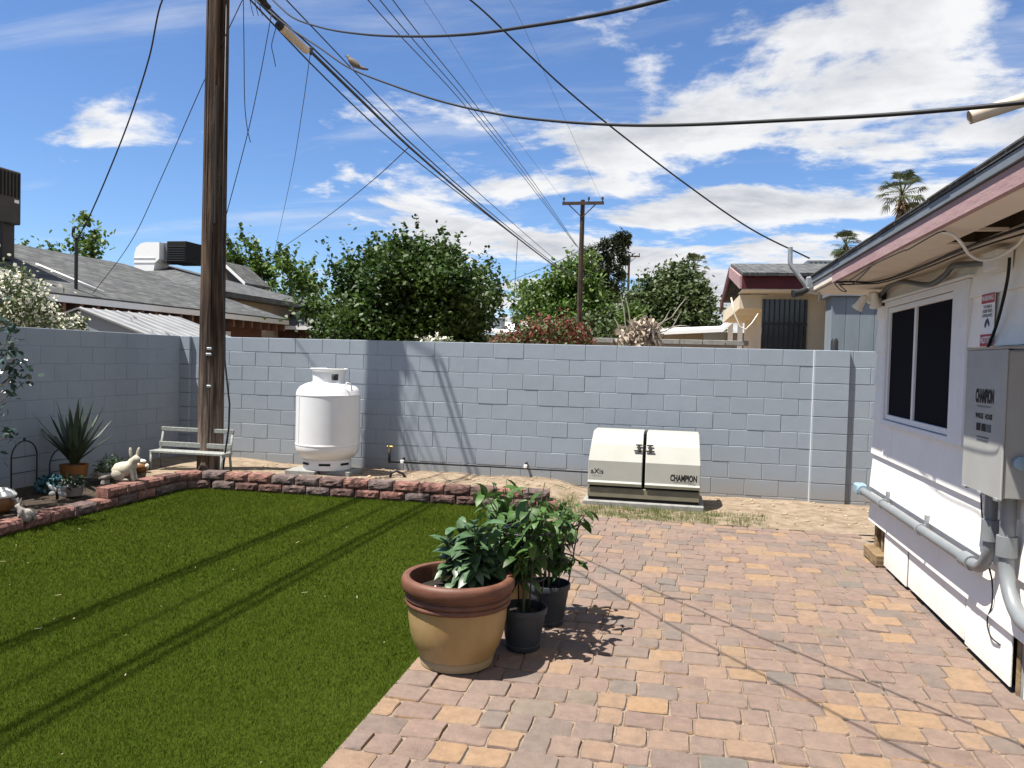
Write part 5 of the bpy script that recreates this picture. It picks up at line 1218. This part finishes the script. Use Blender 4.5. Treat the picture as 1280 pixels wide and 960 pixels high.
def trees():
    Yt = 20.
    a, b, t = P(398, 425, Y=Yt), P(632, 425, Y=Yt), P(520, 283, Y=Yt)
    crown_tree('big dense dark green mulberry tree right behind the block wall', ((a.x + b.x) / 2 - .05, Yt, 0), t.z - .25, (b.x - a.x) / 2 * .86, 2.2, .8, 260, 64000, .12, .085, 'mulberry_leaf', 1.5, seed=4, clump=.07, spiky=.75)
    def tr(px0, px1, ptop, Yp, label, mt, n=90, nl=12000, L=.2, W=.12, z0=1., seed=2, **k):
        a, b, t = P(px0, 425, Y=Yp), P(px1, 425, Y=Yp), P((px0 + px1) / 2, ptop, Y=Yp)
        return crown_tree(label, ((a.x + b.x) / 2, Yp, 0), t.z, (b.x - a.x) / 2, (b.x - a.x) / 2 * .9, z0, n, nl, L * Yp / 20, W * Yp / 20, mt, seed=seed, **k)
    tr(276, 398, 306, 34, 'loose airy green tree rising behind the two-storey house', 'light_leaf', 130, 13000, .12, .08, 1.5, 7, clump=.065, spiky=.9)
    tr(372, 432, 376, 40, 'rounded bush tree beside the white flat roof', 'light_leaf', 30, 3000, .15, .1, 0, 8)
    tr(-40, 62, 288, 30, 'green tree behind the left neighbor roof below the cooler', 'light_leaf', 70, 6500, .13, .09, 2, 9, spiky=.5)
    tr(66, 134, 285, 32, 'small leafy tree behind the neighbor roof mast', 'light_leaf', 50, 4500, .13, .09, 2, 10, spiky=.4)
    tr(644, 770, 337, 52, 'rounded bright green tree left of the far utility pole', 'light_leaf', 210, 36000, .11, .075, .6, 12, clump=.085)
    tr(772, 898, 328, 36, 'wide olive-green tree behind the porch roof', 'olive_leaf', 210, 32000, .10, .065, .6, 13, clump=.08, spiky=.6)
    tr(700, 790, 388, 47, 'dense green hedge shrub below the far trees', 'olive_leaf', 50, 5000, .12, .07, .3, 15, cat='shrub', name='shrub')
    tr(768, 802, 372, 33, 'narrow yellow-green bamboo-like shrub beside the dry plant', 'light_leaf', 24, 3000, .2, .05, .3, 16, cat='shrub', name='shrub')
    # leaning dark pine
    Yp = 60; base = P(757, 425, Y=Yp); r = root('pine_tree', 'dark leaning pine standing between the two far utility poles', 'tree', (base.x, Yp, 0)); pts = []
    spine = [P(x, y, Y=Yp) for x, y in ((757, 425), (757, 380), (758, 340), (766, 312), (776, 294))]
    for (x, y, rr) in ((738, 316, 11), (748, 330, 14), (742, 352, 13), (770, 362, 13), (756, 306, 9), (760, 320, 11), (772, 300, 10), (780, 296, 8), (776, 312, 9), (752, 345, 10), (768, 335, 11), (780, 325, 6), (748, 360, 10), (764, 355, 11), (738, 338, 6), (758, 372, 10), (770, 372, 8), (748, 384, 9), (764, 392, 10), (784, 303, 4), (776, 345, 7)):
        q = np.array(P(x, y, Y=Yp)); s = rr * Yp / 985; pts.append(q + rng.normal(size=(420, 3)) * s * np.array([.5, .7, .42]))
    hexa_obj('crown', leaves(np.concatenate(pts), .30, .10, .6), 'pine_leaf', r)
    m_ = MB(); m_.tube([(base.x, Yp, 0)] + spine, [.35, .3, .26, .2, .14, .05], 8); obj('trunk', m_, 'bark', r, True)
    # palms
    def palm(px, py, Yp, R_, label, skirt=1.):
        t = P(px, py, Y=Yp); r = root('palm_tree', label, 'palm', (t.x, Yp, 0), 'fan palms in the distance'); m_ = MB(); m_.tube([(t.x, Yp, 0), (t.x + .1, Yp, t.z * .5), (t.x, Yp, t.z)], [.3, .22, .2], 10); obj('trunk', m_, 'bark', r, True)
        V = []; q = random.Random(px)
        for k in range(46):
            yaw = q.uniform(0, 6.28); el = q.uniform(-.9, 1.35); L = R_ * q.uniform(.55, .7)
            d = Vector((math.cos(yaw) * math.cos(el), math.sin(yaw) * math.cos(el), math.sin(el))); tip = t + d * L; sd = d.cross(Vector((0, 0, 1))).normalized(); upv = sd.cross(d)
            for j in range(11):
                a = (j - 5) / 5 * 1.15; dd = (d * math.cos(a) + sd * math.sin(a)).normalized(); ll = R_ * .5 * q.uniform(.8, 1.1); w = sd * math.cos(a) * R_ * .028 - d * math.sin(a) * R_ * .028
                b0 = tip; m1 = tip + dd * ll * .6 + upv * .02 * R_; e = tip + dd * ll - Vector((0, 0, ll * .28)); V += [tuple(b0 - w * .3), tuple(m1 - w), tuple(e), tuple(m1 + w)]
            w = sd * .02 * R_; V += [tuple(t - w), tuple(t + w), tuple(tip + w), tuple(tip - w)]
        np_mesh('fronds', V, 4, 'palm_leaf', r); V = []
        for k in range(60):
            yaw = q.uniform(0, 6.28); d = Vector((math.cos(yaw), math.sin(yaw), 0)); b0 = t - Vector((0, 0, q.uniform(0, .7) * R_ * skirt)); e = b0 + d * R_ * .26 - Vector((0, 0, R_ * .42)); w = Vector((-d.y, d.x, 0)) * .06 * R_; V += [tuple(b0 - w), tuple(b0 + w), tuple(e + w), tuple(e - w)]
        np_mesh('dead_frond_skirt', V, 4, 'palm_skirt', r)
    palm(1128, 242, 62, 1.75, 'fan palm crown above the white house roof edge')
    palm(1057, 306, 80, 1.55, 'smaller fan palm beside the rooftop unit behind the white house', .7)
    palm(868, 334, 84, 1.6, 'small distant fan palm above the olive-green tree')
    palm(646, 391, 60, .75, 'tiny distant palm beside the rounded bright green tree', .5)
    # oleander in bloom behind the side wall
    pts = []; bl = []; r = root('oleander', 'white-flowering oleander shrub behind the shaded side wall', 'shrub', (-8.0, 8.6, 0)); ends = []
    for (px, py, s, n) in ((12, 352, .30, 170), (30, 366, .30, 190), (8, 385, .36, 220), (38, 392, .28, 180), (58, 404, .22, 110), (78, 408, .18, 80), (96, 398, .10, 40), (20, 408, .32, 150), (-25, 370, .4, 220), (50, 378, .16, 70), (100, 408, .12, 40), (-40, 395, .4, 160)):
        q = np.array(P(px, py, X=-7.75)); ends.append(Vector(q)); pts.append(q + rng.normal(size=(n, 3)) * s * np.array([.5, .42, .38])); bl.append(q + rng.normal(size=(int(n * .62), 3)) * s * np.array([.5, .45, .40]) + np.array([.05, -.04, s * .12]))
    hexa_obj('foliage', leaves(np.concatenate(pts), .115, .020, .1), 'oleander_leaf', r); hexa_obj('blossom', leaves(np.concatenate(bl), .042, .036, .3), 'oleander_bloom', r)
    lm = MB()
    for e in ends: lm.tube([(-7.9, 8.4, 0), Vector((-7.9, 8.4, 0)).lerp(e, .6), e], [.02, .014, .006], 6)
    obj('branches', lm, 'bark', r)
    # bougainvillea and dry plant above the back wall
    r = root('bougainvillea', 'red-flowering bougainvillea bush just behind the block wall', 'shrub', tuple(P(675, 430, Y=14).xy) + (0,)); A = []; B = []
    for (px, py, s, n) in ((640, 424, .2, 130), (660, 416, .26, 240), (678, 412, .27, 270), (700, 412, .27, 270), (716, 416, .25, 220), (730, 424, .16, 110), (650, 428, .25, 130), (690, 424, .4, 330), (622, 427, .13, 60)):
        q = np.array(P(px, py, Y=14)); A.append(q + rng.normal(size=(n, 3)) * s * np.array([.6, .8, .42])); B.append(q + rng.normal(size=(n, 3)) * s * np.array([.62, .8, .45]))
    hexa_obj('foliage', leaves(np.concatenate(A), .07, .04, .2), 'oleander_leaf', r); hexa_obj('bracts', leaves(np.concatenate(B), .055, .045, .2), 'bougain_red', r)
    m_ = MB(); b = P(680, 430, Y=14)
    for k in range(5): m_.tube([(b.x, 14, 0), (b.x + .3 * (k - 2), 14, b.z)], .02, 6)
    obj('branches', m_, 'bark', r)
    Yd = 12.2; b = P(796, 432, Y=Yd); r = root('dried_plant', 'dry bleached shrivelled plant with bare pale shoots behind the block wall', 'shrub', (b.x, Yd, 0)); A = []
    for (px, py, s) in ((782, 420, .13), (796, 412, .16), (808, 408, .12), (816, 416, .11), (800, 424, .17), (786, 430, .15), (812, 428, .13)):
        q = np.array(P(px, py, Y=Yd)); A.append(q + rng.normal(size=(110, 3)) * s * np.array([.62, .8, .52]))
    hexa_obj('dry_foliage', leaves(np.concatenate(A), .10, .05, .0, .4), 'dry_leaf', r)
    tw = MB(); tw.tube([(b.x, Yd, 0), b], .05, 8)
    for L in (((782, 408), (780, 388), (776, 368)), ((788, 405), (786, 388), (782, 372)), ((824, 405), (840, 396), (850, 382), (858, 372)), ((822, 410), (832, 398), (838, 386)), ((822, 417), (840, 410), (852, 388)), ((776, 418), (772, 405), (768, 398)), ((815, 414), (850, 407), (862, 408))):
        tw.tube([b] + [P(x, y, Y=Yd) for x, y in L], [.014] + [.010] * (len(L) - 1) + [.004], 6)
    obj('bare_shoots', tw, 'dry_twig', r)
    # pale yellow-white blooms peeking over the wall
    q = np.array(P(546, 424, Y=11.0)); r = root('flowering_shrub', 'cream-flowering shrub tip peeking over the block wall below the mulberry', 'shrub', (q[0], 11., 0)); hexa_obj('blossom', leaves(q + rng.normal(size=(70, 3)) * np.array([.13, .08, .035]), .05, .04, .2), 'oleander_bloom', r); hexa_obj('foliage', leaves(q + rng.normal(size=(90, 3)) * np.array([.16, .1, .04]) - np.array([0, 0, .03]), .08, .02, .2), 'oleander_leaf', r)
    m_ = MB(); m_.tube([(q[0], 11, 0), tuple(q)], .02, 6); obj('stem', m_, 'bark', r)
trees()

# ================================================================ NEIGHBOUR BUILDINGS
def hip_roof(mb, x0, x1, y0, y1, ze, zr, hip0=True, hip1=True, t=.12):
    """ridge along Y"""
    xm = (x0 + x1) / 2; hw = (x1 - x0) / 2
    a = (xm, y0 + (hw if hip0 else 0), zr); b = (xm, y1 - (hw if hip1 else 0), zr)
    V = [(x0, y0, ze), (x1, y0, ze), (x1, y1, ze), (x0, y1, ze), a, b]
    V += [(v[0], v[1], v[2] - t) for v in V[:4]]
    mb.add(V, [(1, 2, 5, 4), (3, 0, 4, 5), (0, 1, 4), (2, 3, 5), (0, 6, 7, 1), (1, 7, 8, 2), (2, 8, 9, 3), (3, 9, 6, 0), (9, 8, 7, 6)])
def left_house():
    ze, zr, xe, xw = 2.55, 3.72, -10.55, -16.4; y0, y1 = 7.5, 20.2
    r = root('house', 'low gray-shingled brick house behind the shaded side wall', 'house', (-13.5, 14, 0))
    m_ = MB(); hip_roof(m_, xw, xe, y0, y1, ze, zr, False, True, .03); ro = obj('roof', m_, 'shingle', r)
    m_ = MB(); m_.box(xe - .035, xe + .0, y0, y1, ze - .15, ze - .032); obj('fascia', m_, 'trim_white', r)
    m_ = MB(); m_.box(xw + .5, xe - .55, y0 + .3, y1 - .5, 0, ze - .1); obj('wall', m_, 'brick_far', r)
    for k in range(30):
        y = y0 + .3 + k * .42; m_ = MB(); m_.box(xe - .55, xe - .04, y, y + .07, ze - .33, ze - .15); obj('rafter', m_, 'wood_far', r)
    for (ya, yb, za, zb) in ((17.2, 18.1, 1.25, 2.12), (10.8, 12.6, 1.25, 2.15)):
        m_ = MB(); m_.box(xe - .552, xe - .50, ya, yb, za, zb); w = obj('window', m_, 'trim_white', r)
        for j in range(2):
            m_ = MB(); h = (yb - ya - .24) / 2; yy = ya + .08 + j * (h + .08); m_.box(xe - .499, xe - .49, yy, yy + h, za + .1, zb - .1); obj('pane', m_, 'glass_far', w)
    # mast, vents, ducts on the roof
    zz = lambda x: ze + (xe - x) * (zr - ze) / ((xe - xw) / 2)
    m = P(95, 358, X=-10.9); t = P(94.5, 299, Y=m.y)
    rr = root('roof_mast', 'thin dark service mast standing on the neighbor gray roof', 'mast', (m.x, m.y, zz(m.x)))
    o_ = MB(); o_.tube([(m.x, m.y, zz(m.x) - .03), (m.x, m.y, t.z)], .032, 10); obj('pipe', o_, 'dark_metal', rr, 50)
    o_ = MB(); o_.ell((m.x, m.y, t.z + .02), (.045, .045, .03), 10, 6); o_.tube([(m.x, m.y, t.z), (m.x - .09, m.y, t.z + .05), (m.x - .08, m.y, t.z + .16), (m.x - .06, m.y, t.z + .2)], .014, 7); o_.tube([(m.x - .07, m.y, t.z + .12), (m.x - .055, m.y, t.z + .24)], .028, 8); obj('weatherhead', o_, 'dark_metal', rr, True)
    a = P(45, 335, X=-12.0); b = P(130, 368, X=-10.75)
    o_ = MB(); a.z = zz(a.x) + .05; b.z = zz(b.x) + .05; o_.tube([a, b], .022, 8); obj('roof_conduit', o_, 'white_far', None, True, 'pale conduit pipe lying across the neighbor gray roof', 'pipe')
    # brown evaporative cooler on legs at the left edge
    c = P(24, 250, X=-12.0); zt = P(24, 216, X=-12.0).z; zb = P(24, 282, X=-12.0).z; rr = root('rooftop_cooler', 'dark brown boxy evaporative cooler on legs above the neighbor roof', 'cooler', (-12.5, c.y - .5, zz(-12.5)))
    x0, x1, ya, yb = -13.0, -11.95, c.y - 1.0, c.y
    o_ = MB(); o_.bbox(x0, x1, ya, yb, zb, zt, .02); obj('cabinet', o_, 'cooler_brown', rr)
    for k in range(12): o_ = MB(); y = ya + .06 + k * .078; o_.box(x1, x1 + .012, y, y + .03, zb + (zt - zb) * .5, zt - .05); obj('louver', o_, 'black', rr)
    o_ = MB(); o_.box(x1, x1 + .006, yb - .16, yb - .06, zb + (zt - zb) * .40, zb + (zt - zb) * .46); obj('nameplate', o_, 'white_far', rr)
    o_ = MB(); o_.box(x1 - .42, x1 - .1, yb - .32, yb - .05, zz(x1 - .2), zb); obj('duct', o_, 'cooler_brown', rr)
    for (lx, ly) in ((x0 + .05, ya + .05), (x1 - .05, ya + .05), (x0 + .05, yb - .05), (x1 - .03, yb - .4)): o_ = MB(); o_.tube([(lx, ly, zz(lx) - .03), (lx, ly, zb + .02)], .02, 6); obj('leg', o_, 'dark_metal', rr)
    # metal-roofed shed just behind the wall
    Ys = 11.6; pk = P(97, 384, Y=Ys); ev = P(186, 419, Y=Ys); yb_ = 14.4; sl = (pk.z - ev.z) / (ev.x - pk.x)
    rr = root('shed', 'gray shed with ribbed pale metal roof behind the side wall', 'shed', (pk.x, 14, 0))
    o_ = MB(); o_.prism([(pk.x - 1.5, 0), (ev.x - .08, 0), (ev.x - .08, ev.z), (pk.x, pk.z - .05), (pk.x - 1.5, pk.z - 1.5 * sl)], 1, Ys + .06, yb_); obj('wall', o_, 'shed_gray', rr)
    o_ = MB(); o_.slab([(pk.x, Ys, pk.z), (ev.x, Ys, ev.z), (ev.x, yb_, ev.z), (pk.x, yb_, pk.z)], .03); o_.slab([(pk.x, Ys, pk.z), (pk.x, yb_, pk.z), (pk.x - 1.6, yb_, pk.z - 1.6 * sl), (pk.x - 1.6, Ys, pk.z - 1.6 * sl)], .03); rf = obj('roof', o_, 'metal_roof', rr)
    for k in range(9):
        y = Ys + .04 + k * .3; o_ = MB(); o_.prism([(y, 0), (y + .04, 0), (y + .02, .018)], 0, 0, 1)
        V = [(pk.x + (ev.x - pk.x) * v[0], v[1], pk.z + (ev.z - pk.z) * v[0] + v[2]) for v in o_.V]; o_.V = V; obj('rib', o_, 'metal_roof', rf)
    # second roof behind, with duct and unit
    rr = root('house', 'gray-roofed house wing carrying the white duct and black cooler', 'house', (-18.5, 25, 0))
    c = P(195, 328, Y=23)
    o_ = MB(); hip_roof(o_, c.x - 5, c.x + 4.2, 19.5, 29, c.z - 1.15, c.z + .05, True, True, .15); obj('roof', o_, 'shingle', rr)
    o_ = MB(); o_.box(c.x - 4.5, c.x + 3.7, 20, 28.5, 0, c.z - 1.2); obj('wall', o_, 'stucco_tan', rr)
    Yc = 23; q0, q1 = P(199, 302, Y=Yc), P(235, 329, Y=Yc); qm = P(211, 302, Y=Yc)
    rr = root('rooftop_cooler', 'black and gray rooftop cooler with large white elbow duct', 'cooler', (q0.x, Yc, q1.z))
    o_ = MB(); o_.bbox(qm.x, q1.x, Yc - .1, Yc + .8, q1.z, q0.z, .015); obj('cabinet', o_, 'black', rr)
    for k in range(7): o_ = MB(); z = q1.z + .06 + k * .075; o_.box(qm.x + .05, q1.x - .05, Yc - .115, Yc - .1, z, z + .03); obj('louver', o_, 'dark_metal', rr)
    o_ = MB(); o_.bbox(q0.x - .25, qm.x, Yc, Yc + .7, q1.z + .03, q0.z - .03, .01); obj('side_panel', o_, 'drip_gray', rr)
    d0, d1 = P(169, 335, Y=Yc - .2), P(197, 303, Y=Yc - .2); V = []; w = d1.x - d0.x; hh = d1.z - d0.z
    prof = [(d0.x, d0.z - .1), (d0.x, d0.z + hh * .55), (d0.x + w * .08, d0.z + hh * .8), (d0.x + w * .3, d0.z + hh * .96), (d0.x + w * .5, d1.z), (d1.x + .1, d1.z), (d1.x + .1, d0.z + hh * .35), (d1.x - .05, d0.z + hh * .2), (d1.x - .1, d0.z - .1)]
    o_ = MB(); o_.prism(prof, 1, Yc - .25, Yc + .45); obj('elbow_duct', o_, 'white_far', rr)
    for k in (.2, .38): o_ = MB(); z = d0.z + hh * k; o_.box(d0.x - .015, d1.x - .05, Yc - .265, Yc + .46, z, z + .025); obj('duct_seam', o_, 'white_far', rr)
    # two-storey house seen right of the pole
    Yh = 27.; e0, e1 = P(215, 362, Y=Yh), P(367, 376, Y=Yh); zt = e1.z; rr = root('house', 'tan two-storey house with hip roof seen right of the wooden pole', 'house', ((e0.x + e1.x) / 2, Yh + 3, 0))
    o_ = MB(); x0, x1 = e0.x - 2, e1.x; apex = P(268, 348, Y=Yh + 3); V = [(x0, Yh, zt), (x1, Yh, zt), (x1, Yh + 6, zt), (x0, Yh + 6, zt), (x0, Yh + 3, zt + .62), (x1 - 3, Yh + 3, zt + .62)]
    o_.add(V, [(0, 1, 5, 4), (1, 2, 5), (2, 3, 4, 5), (3, 0, 4), (3, 2, 1, 0)]); obj('roof', o_, 'shingle', rr)
    o_ = MB(); o_.box(x0, x1 + .0, Yh - .03, Yh, zt - .18, zt + .0); o_.box(x1, x1 + .03, Yh - .03, Yh + 6, zt - .18, zt); obj('fascia', o_, 'trim_white', rr)
    wx = P(348, 385, Y=Yh + .8).x; o_ = MB(); o_.box(x0, wx, Yh + .7, Yh + 5.5, 0, zt - .02); obj('wall', o_, 'stucco_tan', rr)
    w0, w1 = P(326, 376, Y=Yh + .7), P(338, 386, Y=Yh + .7); o_ = MB(); o_.box(w0.x, w1.x, Yh + .66, Yh + .7, w1.z, w0.z); w_ = obj('window', o_, 'stucco_tan', rr); o_ = MB(); o_.box(w0.x + .05, w1.x - .05, Yh + .64, Yh + .66, w1.z + .05, w0.z - .05); obj('pane', o_, 'glass_far', w_)
    g0, g1, g2 = P(250, 352, Y=Yh + 3), P(279, 328, Y=Yh + 3), P(305, 353, Y=Yh + 3)
    o_ = MB(); o_.prism([(g0.x - .5, g0.z - .4), (g2.x, g2.z), (g1.x, g1.z)], 1, Yh + 3.0, Yh + 5); obj('gable', o_, 'cooler_brown', rr)
    o_ = MB(); o_.slab([(g1.x, Yh + 2.9, g1.z + .05), (g2.x + .12, Yh + 2.9, g2.z - .02), (g2.x + .12, Yh + 5, g2.z - .02), (g1.x, Yh + 5, g1.z + .05)], .1); obj('gable_roof', o_, 'shingle', rr)
    o_ = MB(); o_.slab([(g1.x, Yh + 2.86, g1.z + .06), (g2.x + .12, Yh + 2.86, g2.z - .01), (g2.x + .12, Yh + 2.895, g2.z - .01), (g1.x, Yh + 2.895, g1.z + .06)], .13); obj('gable_trim', o_, 'white_far', rr)
    # lower wing roof and white flat roof in front of the mulberry
    l0, l1 = P(345, 407, Y=24), P(420, 407, Y=24); rr = root('house_wing', 'low gray-roofed wing with dark brick beside the mulberry tree', 'house', (l0.x, 25, 0))
    rp = P(350, 383, Y=26); o_ = MB(); o_.add([(l0.x - 1, 24, l0.z), (l1.x, 24, l0.z), (l1.x - .2, 28, l0.z + .2), (rp.x - .5, 28, rp.z), (rp.x - .5, 26, rp.z)], [(0, 1, 4), (1, 2, 3, 4), (0, 4, 3)]); obj('roof', o_, 'shingle', rr)
    o_ = MB(); o_.box(l0.x - 1, l1.x, 23.97, 24, l0.z - .12, l0.z); obj('fascia', o_, 'trim_white', rr); o_ = MB(); o_.box(l0.x - 1, l1.x - .3, 24.3, 27.5, 0, l0.z - .03); obj('wall', o_, 'brick_far', rr)
    f0, f1 = P(338, 388, Y=38), P(424, 400, Y=38); rr = root('flat_roof_house', 'white flat roof building beyond the low brick wing', 'house', (f0.x, 39, 0)); o_ = MB(); o_.slab([(f0.x, 37, f1.z), (f1.x + 2, 37, f1.z), (f1.x + 2, 42, f0.z), (f0.x, 42, f0.z)], .2); obj('roof', o_, 'white_far', rr); o_ = MB(); o_.box(f0.x + .3, f1.x + 1.7, 37.5, 41.5, 0, f1.z - .15); obj('wall', o_, 'stucco_tan', rr)
    # satellite dish bits
    c = P(373, 399, Y=20.4); rr = root('satellite_dish', 'small dark satellite dish at the neighbor eave corner', 'dish', tuple(c)); o_ = MB(); o_.lathe([(0, 0), (.12, .02), (.2, .07), (.2, .075), (.12, .03), (0, .01)], n=18, mtx=Matrix.Translation(c) @ Matrix.Rotation(1.2, 4, 'Y')); obj('reflector', o_, 'drip_gray', rr, True); o_ = MB(); o_.tube([c, c + Vector((.22, -.05, .05))], .014, 6); o_.tube([c + Vector((0, 0, -.22)), c], .02, 6); obj('arm', o_, 'dark_metal', rr)
left_house()

def right_house():
    ye, yr, yb = 13.0, 15.85, 18.7; ze, zr = 2.83, 3.30; X0, X1 = 1.08, 9.; xr = .98
    r = root('house', 'cream house with maroon fascia and shingle roof beyond the block wall', 'house', (3, 15, 0))
    # roof planes with ridge along X
    o_ = MB(); o_.add([(xr, ye - .14, ze + .18), (X1, ye - .14, ze + .18), (X1, yr, zr + .22), (xr, yr, zr + .22), (xr, yb, ze + .20), (X1, yb, ze + .20)], [(0, 1, 2, 3), (3, 2, 5, 4)]); ob = obj('roof', o_, 'shingle', r); md = ob.modifiers.new('solid', 'SOLIDIFY'); md.thickness = .05; md.offset = 1
    o_ = MB(); o_.bbox(xr, X1, ye - .035, ye - .001, ze - .01, ze + .19, .004); obj('fascia', o_, 'maroon', r)
    for (ya, yb_, za, zb, mt) in ((ye, yr, ze + .19, zr + .21, 'fascia_pink'), (yr, yb, zr + .21, ze + .19, 'maroon')):
        o_ = MB(); o_.prism([(ya, za), (yb_, zb), (yb_, zb - .2), (ya, za - .2)], 0, xr - .035, xr - .002); obj('rake_board', o_, mt, r)
    o_ = MB(); o_.box(xr + .01, X1, ye + .0, ye + .75, ze - .03, ze - .012); obj('soffit', o_, 'soffit', r)
    wx0 = 1.45; o_ = MB(); o_.box(wx0, X1, ye + .62, yb - .6, 0, ze - .031); obj('wall', o_, 'stucco_cream', r)
    o_ = MB(); o_.prism([(ye + .62, ze - .02), (yb - .6, ze - .02), (yr, zr + .1)], 0, wx0 + .01, wx0 + .2); obj('gable', o_, 'stucco_cream', r)
    o_ = MB(); o_.box(xr + .02, wx0, ye + .62, yb - .4, ze - .28, ze - .05); obj('beam', o_, 'stucco_cream', r)
    a, b = P(953, 374, Y=ye + .6), P(1007, 440, Y=ye + .6); 
    o_ = MB(); o_.box(a.x, b.x, ye + .585, ye + .618, 1.0, a.z); w = obj('window', o_, 'glass_far', r, label='dark barred window of the cream house')
    n = 9
    for k in range(n): x = a.x + (b.x - a.x) * (k + .5) / n; o_ = MB(); o_.box(x - .008, x + .008, ye + .555, ye + .57, 1.0, a.z); obj('bar', o_, 'dark_metal', w)
    o_ = MB(); o_.box(a.x, b.x, ye + .55, ye + .572, a.z - .42, a.z - .38); obj('rail', o_, 'dark_metal', w)
    # blue-gray board siding annex
    y = 12.4; a = P(1040, 372, Y=y); rr = root('annex', 'blue-gray vertical board annex beside the cream house', 'annex', (a.x + 1, y, 0))
    o_ = MB(); o_.box(a.x + .02, a.x + 3, y + .03, y + .6, 0, 2.66); obj('wall', o_, 'board_blue', rr)
    for k in range(14): x = a.x + k * .2; o_ = MB(); o_.bbox(x + .002, x + .198, y, y + .028, 0, 2.66, .004); obj('board', o_, 'board_blue', rr)
    o_ = MB(); o_.bbox(a.x - .05, a.x + 3, y - .06, y + .65, 2.663, 2.74, .004); obj('roof_edge', o_, 'drip_gray', rr)
    c = P(1043, 432, Y=11.6); o_ = MB(); o_.lathe([(.05, -.3), (.05, .06), (.03, .1), (0, .1)], tuple(c), 12); obj('vent_pipe', o_, 'dark_metal', None, 50, 'dark capped pipe behind the block wall near the annex', 'pipe')
    # rooftop unit
    a, b = P(1009, 325, Y=15.9), P(1046, 336, Y=15.9); rr = root('rooftop_unit', 'gray louvered rooftop air unit on the cream house roof', 'air conditioner', (a.x, 16, b.z)); o_ = MB(); o_.bbox(a.x, b.x + .3, 15.9, 16.6, zr + .2, a.z, .01); obj('cabinet', o_, 'drip_gray', rr)
    for k in range(9): x = a.x + .05 + k * .085; o_ = MB(); o_.box(x, x + .045, 15.885, 15.9, zr + .3, a.z - .04); obj('louver', o_, 'dark_metal', rr)
    # low porch further back
    Yp = 21.; A, B, C, D = P(818, 414, Y=Yp), P(904, 410, Y=Yp), P(916, 399, Y=Yp), P(952, 397, Y=Yp); rr = root('porch', 'low porch with pale roof edge and white posts left of the cream house', 'porch', (B.x, Yp, 0))
    o_ = MB(); o_.slab([A, B, B + Vector((.3, 4, .25)), A + Vector((0, 4, .25))], .10); o_.slab([B, C, C + Vector((0, 4, .1)), B + Vector((0, 4, .1))], .10); o_.slab([C, D, D + Vector((0, 4, .3)), C + Vector((0, 4, .3))], .10); obj('roof', o_, 'white_far', rr)
    o_ = MB(); o_.slab([C + Vector((0, .02, .02)), D + Vector((.5, .02, .02)), D + Vector((.5, 4, .7)), C + Vector((.4, 4, .7))], .02); obj('shingles', o_, 'shingle', rr)
    for px in (913, 925, 936): q = P(px, 420, Y=Yp + .3); o_ = MB(); o_.box(q.x - .06, q.x + .06, Yp + .3, Yp + .42, 0, q.z + .35); obj('post', o_, 'white_far', rr)
    o_ = MB(); o_.box(A.x + .2, D.x + 1, Yp + 2.6, Yp + 3, 0, A.z + .1); obj('wall', o_, 'stucco_tan', rr)
    q0, q1 = P(880, 414, Y=Yp + 1), P(905, 432, Y=Yp + 1); o_ = MB(); o_.box(q0.x, q1.x, Yp + 1, Yp + 1.2, 0, q0.z); obj('panel', o_, 'shed_gray', rr)
    # farther low wall with capstones
    q0, q1 = P(740, 428, Y=15), P(890, 430, Y=15); rr = root('low_wall', 'tan block wall of the next yard beyond the dry plant', 'wall', (q0.x, 15, 0)); o_ = MB(); o_.box(q0.x, q1.x + .4, 15, 15.2, 0, q0.z - .0); obj('core', o_, 'stucco_tan', rr)
    for k in range(7): x = q0.x + k * .41; o_ = MB(); o_.bbox(x + .004, x + .402, 14.98, 15.22, q0.z + .001, q0.z + .09, .006); obj('cap_block', o_, 'concrete', rr)
    # hanging pale hose loop on the cream house
    pts = [P(x, y, Y=12.95) for x, y in ((914, 372), (918, 392), (924, 408), (932, 412), (940, 404), (948, 392))]
    o_ = MB(); o_.tube(pts, .012, 7); obj('hanging_cord', o_, 'soffit', None, True, 'pale cord hanging in a loop below the cream house eave', 'cord')
    # far small buildings between the two trees
    Yf = 46.; a, b = P(588, 408, Y=Yf), P(700, 420, Y=Yf); rr = root('house', 'distant low house with white roof between the two big trees', 'house', (a.x, Yf, 0))
    o_ = MB(); o_.slab([(a.x, Yf, b.z + .3), (b.x, Yf, b.z + .1), (b.x, Yf + 5, a.z + .3), (a.x, Yf + 5, a.z + .6)], .15); obj('roof', o_, 'white_far', rr); o_ = MB(); o_.box(a.x + .3, b.x - .3, Yf + .4, Yf + 4.5, 0, b.z); obj('wall', o_, 'stucco_tan', rr)
    for (px, w, zt, zb, mt, lab) in ((611, 16, 398, 410, 'drip_gray', 'gray rooftop cooler on the distant white roof'), (643, 6, 404, 414, 'black', 'small black rooftop unit on the distant white roof'), (651, 9, 403, 415, 'white_far', 'small white rooftop unit on the distant white roof')):
        q0, q1 = P(px, zt, Y=Yf + 1), P(px + w, zb, Y=Yf + 1); o_ = MB(); o_.bbox(q0.x, q1.x, Yf + 1, Yf + 2, q1.z - .3, q0.z, .03); o_.bbox(q0.x - .03, q1.x + .03, Yf + .97, Yf + 2.03, q0.z, q0.z + .05, .01); obj('rooftop_unit', o_, mt, None, label=lab, cat='cooler')
right_house()
